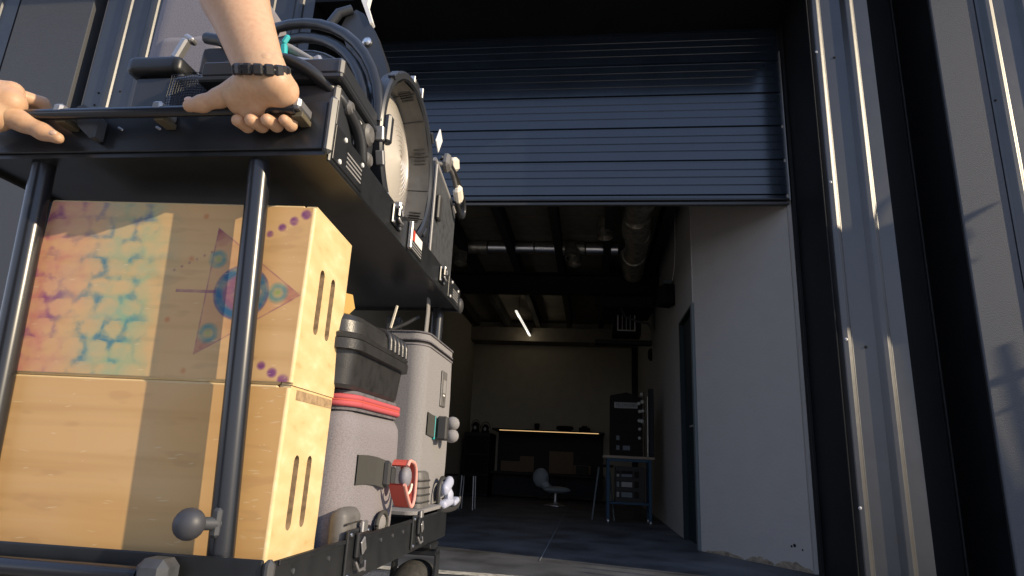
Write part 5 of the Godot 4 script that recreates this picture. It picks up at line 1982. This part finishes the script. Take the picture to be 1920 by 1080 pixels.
	prism(s, PackedVector2Array([Vector2(-0.012, 0.16), Vector2(0.018, 0.16), Vector2(0.030, 0.04), Vector2(0.026, 0.0), Vector2(0.046, -0.055), Vector2(0.040, -0.060), Vector2(0.010, 0.01), Vector2(0.002, 0.03)]), Vector3(-0.605, 1.72, -1.31), Vector3.RIGHT, Vector3.UP, Vector3(0, 0, 0.02))
	solo("white_strip", s, M.white_mark, "white plastic strip hanging down over the black yoke", "strip")

# ------------------------------------------------------------------ the person pushing the cart
func build_person() -> void:
	var p := thing("person", "person at the near end of the cart, bare forearms, both hands on the push bar", "person", Vector3(-0.95, 0, -0.35))
	var s := begin()
	var sh_r := Vector3(-0.79, 1.53, -0.53)
	var el_r := Vector3(-0.634, 1.420, -0.800)
	var wr_r := Vector3(-0.514, 1.176, -0.795)
	var sh_l := Vector3(-1.16, 1.50, -0.42)
	var el_l := Vector3(-1.31, 1.26, -0.56)
	var wr_l := Vector3(-1.085, 1.158, -0.785)
	# trunk, neck, legs (mostly clothed)
	var bones := [
		[Vector3(-1.02, 0.95, -0.22), Vector3(-0.94, 0.95, -0.22), 0.13, 0.13],
		[Vector3(-0.97, 1.0, -0.22), Vector3(-0.96, 1.36, -0.44), 0.12, 0.14],
		[Vector3(-1.06, 1.46, -0.47), Vector3(-0.87, 1.47, -0.50), 0.10, 0.095],
		[Vector3(-0.97, 1.47, -0.48), Vector3(-0.97, 1.62, -0.53), 0.06, 0.055],
		[Vector3(-1.06, 0.92, -0.22), Vector3(-1.08, 0.50, -0.18), 0.085, 0.06],
		[Vector3(-1.08, 0.50, -0.18), Vector3(-1.10, 0.10, -0.02), 0.058, 0.04],
		[Vector3(-0.90, 0.92, -0.22), Vector3(-0.86, 0.50, -0.30), 0.085, 0.06],
		[Vector3(-0.86, 0.50, -0.30), Vector3(-0.85, 0.10, -0.24), 0.058, 0.04],
		[Vector3(-1.10, 0.06, -0.02), Vector3(-1.11, 0.04, -0.20), 0.042, 0.034],
		[Vector3(-0.85, 0.06, -0.24), Vector3(-0.85, 0.04, -0.42), 0.042, 0.034],
		[sh_r, el_r, 0.058, 0.045], [sh_l, el_l, 0.058, 0.043], [el_l, el_l.lerp(wr_l, 0.75), 0.043, 0.033],
	]
	body_mesh(s, bones, 0.03, 0.018)
	# head with face
	var hc := Vector3(-0.97, 1.72, -0.55)
	var head := [
		[hc + Vector3(0, 0.03, 0.02), hc + Vector3(0, 0.02, -0.01), 0.088, 0.085],
		[hc + Vector3(0, -0.05, -0.035), hc + Vector3(0, -0.085, -0.055), 0.056, 0.034],
		[hc + Vector3(0, -0.005, -0.09), hc + Vector3(0, -0.03, -0.105), 0.010, 0.014],
		[hc + Vector3(-0.02, -0.062, -0.086), hc + Vector3(0.02, -0.062, -0.086), 0.009, 0.009],
		[hc + Vector3(-0.086, 0.01, 0.01), hc + Vector3(-0.088, -0.02, 0.005), 0.018, 0.012],
		[hc + Vector3(0.086, 0.01, 0.01), hc + Vector3(0.088, -0.02, 0.005), 0.018, 0.012],
	]
	body_mesh(s, head, 0.015, 0.008)
	# right forearm and hand
	var mid_r := el_r.lerp(wr_r, 0.38)
	var fr := [
		[el_r, mid_r, 0.046, 0.047], [mid_r, wr_r, 0.045, 0.027],
		[wr_r + Vector3(-0.014, 0, 0), mid_r + Vector3(-0.008, 0, 0), 0.023, 0.040], [wr_r + Vector3(0.015, 0, 0), mid_r + Vector3(0.010, 0, 0), 0.023, 0.040],
	]
	body_mesh(s, fr, 0.02, 0.007)
	var kx := [-0.562, -0.537, -0.512, -0.488]
	var hr := [
		[wr_r + Vector3(-0.006, 0.016, 0), Vector3(-0.532, 1.164, -0.802), 0.025, 0.025],
		[wr_r + Vector3(0.010, 0.016, 0), Vector3(-0.494, 1.164, -0.804), 0.024, 0.026],
		[Vector3(-0.532, 1.162, -0.802), Vector3(-0.560, 1.148, -0.808), 0.024, 0.020],    # thumb root
		[Vector3(-0.500, 1.162, -0.804), Vector3(-0.480, 1.152, -0.822), 0.024, 0.016],     # heel of the hand
		[Vector3(-0.548, 1.146, -0.814), Vector3(-0.490, 1.146, -0.820), 0.014, 0.012],
		[Vector3(-0.562, 1.141, -0.822), Vector3(-0.528, 1.134, -0.828), 0.014, 0.0115],
		[Vector3(-0.560, 1.138, -0.826), Vector3(-0.545, 1.124, -0.832), 0.011, 0.0095],
		[Vector3(-0.500, 1.185, -0.776), Vector3(-0.476, 1.166, -0.822), 0.008, 0.010],
		[Vector3(-0.520, 1.186, -0.772), Vector3(-0.510, 1.166, -0.812), 0.006, 0.008],
	]
	for i in 4:
		hr.append([wr_r + Vector3(-0.012 + 0.010 * i, -0.010, -0.005), Vector3(kx[i], 1.166 - 0.002 * i, -0.846), 0.020, 0.0125])
	body_mesh(s, hr, 0.012, 0.004)
	for i in 4:
		var len_: float = [0.0, 0.004, 0.002, -0.006][i]
		var x: float = kx[i]
		body_mesh(s, [
			[Vector3(x, 1.163 - 0.002 * i, -0.842), Vector3(x + 0.003, 1.136, -0.857), 0.0115, 0.0100],
			[Vector3(x + 0.003, 1.136, -0.857), Vector3(x + 0.005, 1.117, -0.850), 0.0100, 0.0092],
			[Vector3(x + 0.005, 1.117, -0.850), Vector3(x + 0.002, 1.1135 - len_ * 0.5, -0.826 + len_), [0.0106, 0.0110, 0.0104, 0.0092][i], [0.0098, 0.0102, 0.0096, 0.0084][i]],
		], 0.005, 0.003)
	body_mesh(s, [
		[Vector3(-0.548, 1.158, -0.803), Vector3(-0.588, 1.146, -0.812), 0.021, 0.0150],
		[Vector3(-0.588, 1.146, -0.812), Vector3(-0.620, 1.140, -0.818), 0.0142, 0.0128],
		[Vector3(-0.620, 1.140, -0.818), Vector3(-0.643, 1.138, -0.820), 0.0130, 0.0102],
	], 0.008, 0.003)
	# left forearm and hand
	body_mesh(s, [[el_l.lerp(wr_l, 0.6), wr_l, 0.036, 0.028], [el_l.lerp(wr_l, 0.6), wr_l + Vector3(0, 0.012, 0.006), 0.034, 0.024]], 0.02, 0.007)
	var hl := [
		[wr_l, Vector3(-1.035, 1.155, -0.80), 0.029, 0.031],
		[wr_l + Vector3(0, 0.014, 0), Vector3(-1.02, 1.170, -0.812), 0.024, 0.026],
		[wr_l + Vector3(0, -0.012, 0), Vector3(-1.02, 1.140, -0.806), 0.024, 0.028],
		[Vector3(-1.03, 1.165, -0.81), Vector3(-0.982, 1.176, -0.828), 0.026, 0.020],
		[Vector3(-1.03, 1.152, -0.81), Vector3(-0.982, 1.158, -0.823), 0.028, 0.019],
		[Vector3(-1.03, 1.135, -0.81), Vector3(-0.985, 1.132, -0.818), 0.030, 0.026],
		[Vector3(-1.05, 1.150, -0.805), Vector3(-0.968, 1.150, -0.820), 0.034, 0.024],
		[Vector3(-1.05, 1.130, -0.805), Vector3(-0.985, 1.122, -0.814), 0.030, 0.024],
	]
	body_mesh(s, hl, 0.012, 0.004)
	for i in 4:                                   # fingers over the lip
		var q := Vector3(-0.978 - 0.017 * i, 1.176 - 0.001 * i, -0.832 - 0.003 * i)
		body_mesh(s, [[q + Vector3(-0.012, 0, 0.006), q + Vector3(0.018, 0.004, -0.034), 0.014, 0.0108], [q + Vector3(0.018, 0.004, -0.034), q + Vector3(0.022, -0.022, -0.062), 0.0105, 0.0095], [q + Vector3(0.022, -0.022, -0.062), q + Vector3(0.020, -0.042, -0.058), 0.0095, 0.0082]], 0.005, 0.0032)
	body_mesh(s, [
		[Vector3(-0.99, 1.138, -0.816), Vector3(-0.945, 1.121, -0.830), 0.0245, 0.0165],
		[Vector3(-0.945, 1.121, -0.830), Vector3(-0.912, 1.107, -0.838), 0.0155, 0.0135],
		[Vector3(-0.912, 1.107, -0.838), Vector3(-0.886, 1.097, -0.842), 0.0135, 0.0095],
	], 0.008, 0.003)
	part("body", s, M.skin, p)
	s = begin()
	ball(s, Vector3(-0.890, 1.1015, -0.8335), Vector3(0.0085, 0.0052, 0.0040), 12)
	part("thumb_nail", s, M.nail, p)
	s = begin()
	ball(s, Vector3(-0.641, 1.1445, -0.8122), Vector3(0.0075, 0.0048, 0.0038), 12)
	part("thumb_nail", s, M.nail, p)
	# beaded wrist band
	var ax := (wr_r - el_r).normalized()
	var u := Vector3(1, -0.06, 0).normalized()
	var v := Vector3(0, -0.50, 0.866)
	ax = u.cross(v).normalized()
	var wb := wr_r + Vector3(0.0, 0.004, 0.0)
	s = begin()
	tube(s, range(33).map(func(i): return wb + u * cos(TAU * i / 32.0) * 0.0375 + v * sin(TAU * i / 32.0) * 0.0335 + ax * 0.0 * cos(TAU * i / 32.0)), 0.0055, 8, false)
	var band := part("wrist_band", s, M.bead, p)
	for i in 15:
		var a := TAU * i / 15.0
		var c := wb + u * cos(a) * 0.039 + v * sin(a) * 0.035 + ax * 0.0 * cos(a)
		s = begin()
		box(s, c, Vector3(0.0105, 0.0175, 0.0155), 0.003, Basis(u * cos(a) + v * sin(a), ax, (u * cos(a) + v * sin(a)).cross(ax)))
		part("bead", s, M.bead, band)
	# clothes
	s = begin()
	var shirt := []
	for i in [0, 1, 2]:
		var b: Array = bones[i]
		shirt.append([b[0], b[1], b[2] + 0.015, b[3] + 0.015])
	shirt.append([sh_r, sh_r.lerp(el_r, 0.62), 0.074, 0.062])
	shirt.append([sh_l, sh_l.lerp(el_l, 0.6), 0.074, 0.062])
	body_mesh(s, shirt, 0.03, 0.02)
	part("t_shirt", s, M.shirt, p)
	s = begin()
	var tr := []
	for i in [4, 5, 6, 7]:
		var b: Array = bones[i]
		tr.append([b[0], b[1], b[2] + 0.018, b[3] + 0.02])
	tr.append([Vector3(-1.02, 0.94, -0.22), Vector3(-0.94, 0.94, -0.22), 0.148, 0.148])
	body_mesh(s, tr, 0.03, 0.02)
	part("trousers", s, M.trousers, p)
	for i in [8, 9]:
		s = begin()
		var b: Array = bones[i]
		body_mesh(s, [[b[0] + Vector3(0, 0, 0.03), b[1] + Vector3(0, 0, -0.03), 0.056, 0.042]], 0.02, 0.012)
		part("shoe", s, M.rubber, p)
	s = begin()
	body_mesh(s, [[hc + Vector3(0, 0.055, 0.045), hc + Vector3(0, 0.06, -0.005), 0.082, 0.076]], 0.02, 0.01)
	part("hair", s, M.hair, p)

func build_shrub() -> void:
	var p := thing("leafy_shrub", "big leaved shrub beside the wall beyond the grey panel", "shrub", Vector3(5.2, 0, -3.3))
	var s := begin()
	for q in [[5.2, -3.35, 5.0, -3.2, 3.4], [5.3, -3.3, 5.15, -3.3, 2.6], [5.1, -3.45, 4.95, -3.5, 2.0], [5.25, -3.2, 5.3, -3.1, 3.0]]:
		tube(s, [Vector3(q[0], 0, q[1]), Vector3((q[0] + q[2]) * 0.5 + 0.04, q[4] * 0.5, (q[1] + q[3]) * 0.5), Vector3(q[2], q[4], q[3])], [0.035, 0.026, 0.014], 8)
	part("stems", s, M.bark, p)
	s = begin()
	var add := func(c: Vector3, ln: float, wd: float, dir: Vector3, roll: float) -> void:
		dir = dir.normalized()
		var side := dir.cross(Vector3.UP).normalized().rotated(dir, roll)
		var up := side.cross(dir)
		for i in 6:
			var t0 := i / 6.0
			var t1 := (i + 1) / 6.0
			var w0 := wd * sin(PI * clampf(t0 * 0.92 + 0.06, 0, 1))
			var w1 := wd * sin(PI * clampf(t1 * 0.92 + 0.06, 0, 1))
			var a := c + dir * ln * t0 - up * ln * 0.25 * t0 * t0
			var b := c + dir * ln * t1 - up * ln * 0.25 * t1 * t1
			for sd in [-1.0, 1.0]:
				quad(s, a, b, b + side * sd * w1 + up * w1 * 0.3, a + side * sd * w0 + up * w0 * 0.3, up)
	for i in 150:                       # dense low mass
		add.call(Vector3(rng.randf_range(4.9, 5.5), rng.randf_range(0.1, 1.7), rng.randf_range(-3.9, -3.5)), rng.randf_range(0.3, 0.5), rng.randf_range(0.05, 0.10), Vector3(rng.randf_range(-1, 1), rng.randf_range(-0.2, 0.6), rng.randf_range(-1, 1)), rng.randf_range(-1, 1))
	for i in 16:                        # loose leaves above it
		add.call(Vector3(rng.randf_range(4.9, 5.3), rng.randf_range(1.8, 2.35), rng.randf_range(-3.75, -3.52)), rng.randf_range(0.3, 0.5), rng.randf_range(0.03, 0.06), Vector3(rng.randf_range(-0.6, 0.6), rng.randf_range(-0.3, 0.5), rng.randf_range(-1, 1)), rng.randf_range(-1, 1))
	for i in 110:                       # upper clump
		add.call(Vector3(rng.randf_range(4.85, 5.25), rng.randf_range(2.98, 3.5), rng.randf_range(-3.16, -3.06)), rng.randf_range(0.22, 0.30), rng.randf_range(0.05, 0.08), Vector3(rng.randf_range(-1, 1), rng.randf_range(-0.2, 0.5), rng.randf_range(-0.12, 0.12)), rng.randf_range(-1.2, 1.2))
	part("leaves", s, M.leaf, p)
	var h := thing("hedge", "dense clipped hedge standing in front of the big leaved shrub", "hedge", Vector3(5.2, 0, -2.65))
	s = begin()
	for i in 1000:
		add.call(Vector3(rng.randf_range(4.9, 5.5), rng.randf_range(0.05, 2.55), rng.randf_range(-2.98, -2.32)), rng.randf_range(0.16, 0.26), rng.randf_range(0.06, 0.10), Vector3(rng.randf_range(-1, 1), rng.randf_range(-0.2, 0.6), rng.randf_range(-0.6, 0.6)), rng.randf_range(-1, 1))
	part("leaves", s, M.leaf, h)
	s = begin()
	for i in 4:
		tube(s, [Vector3(5.2, 0, -2.9 + 0.18 * i), Vector3(5.22, 2.3, -2.88 + 0.17 * i)], [0.03, 0.012], 7)
	part("stems", s, M.bark, h)
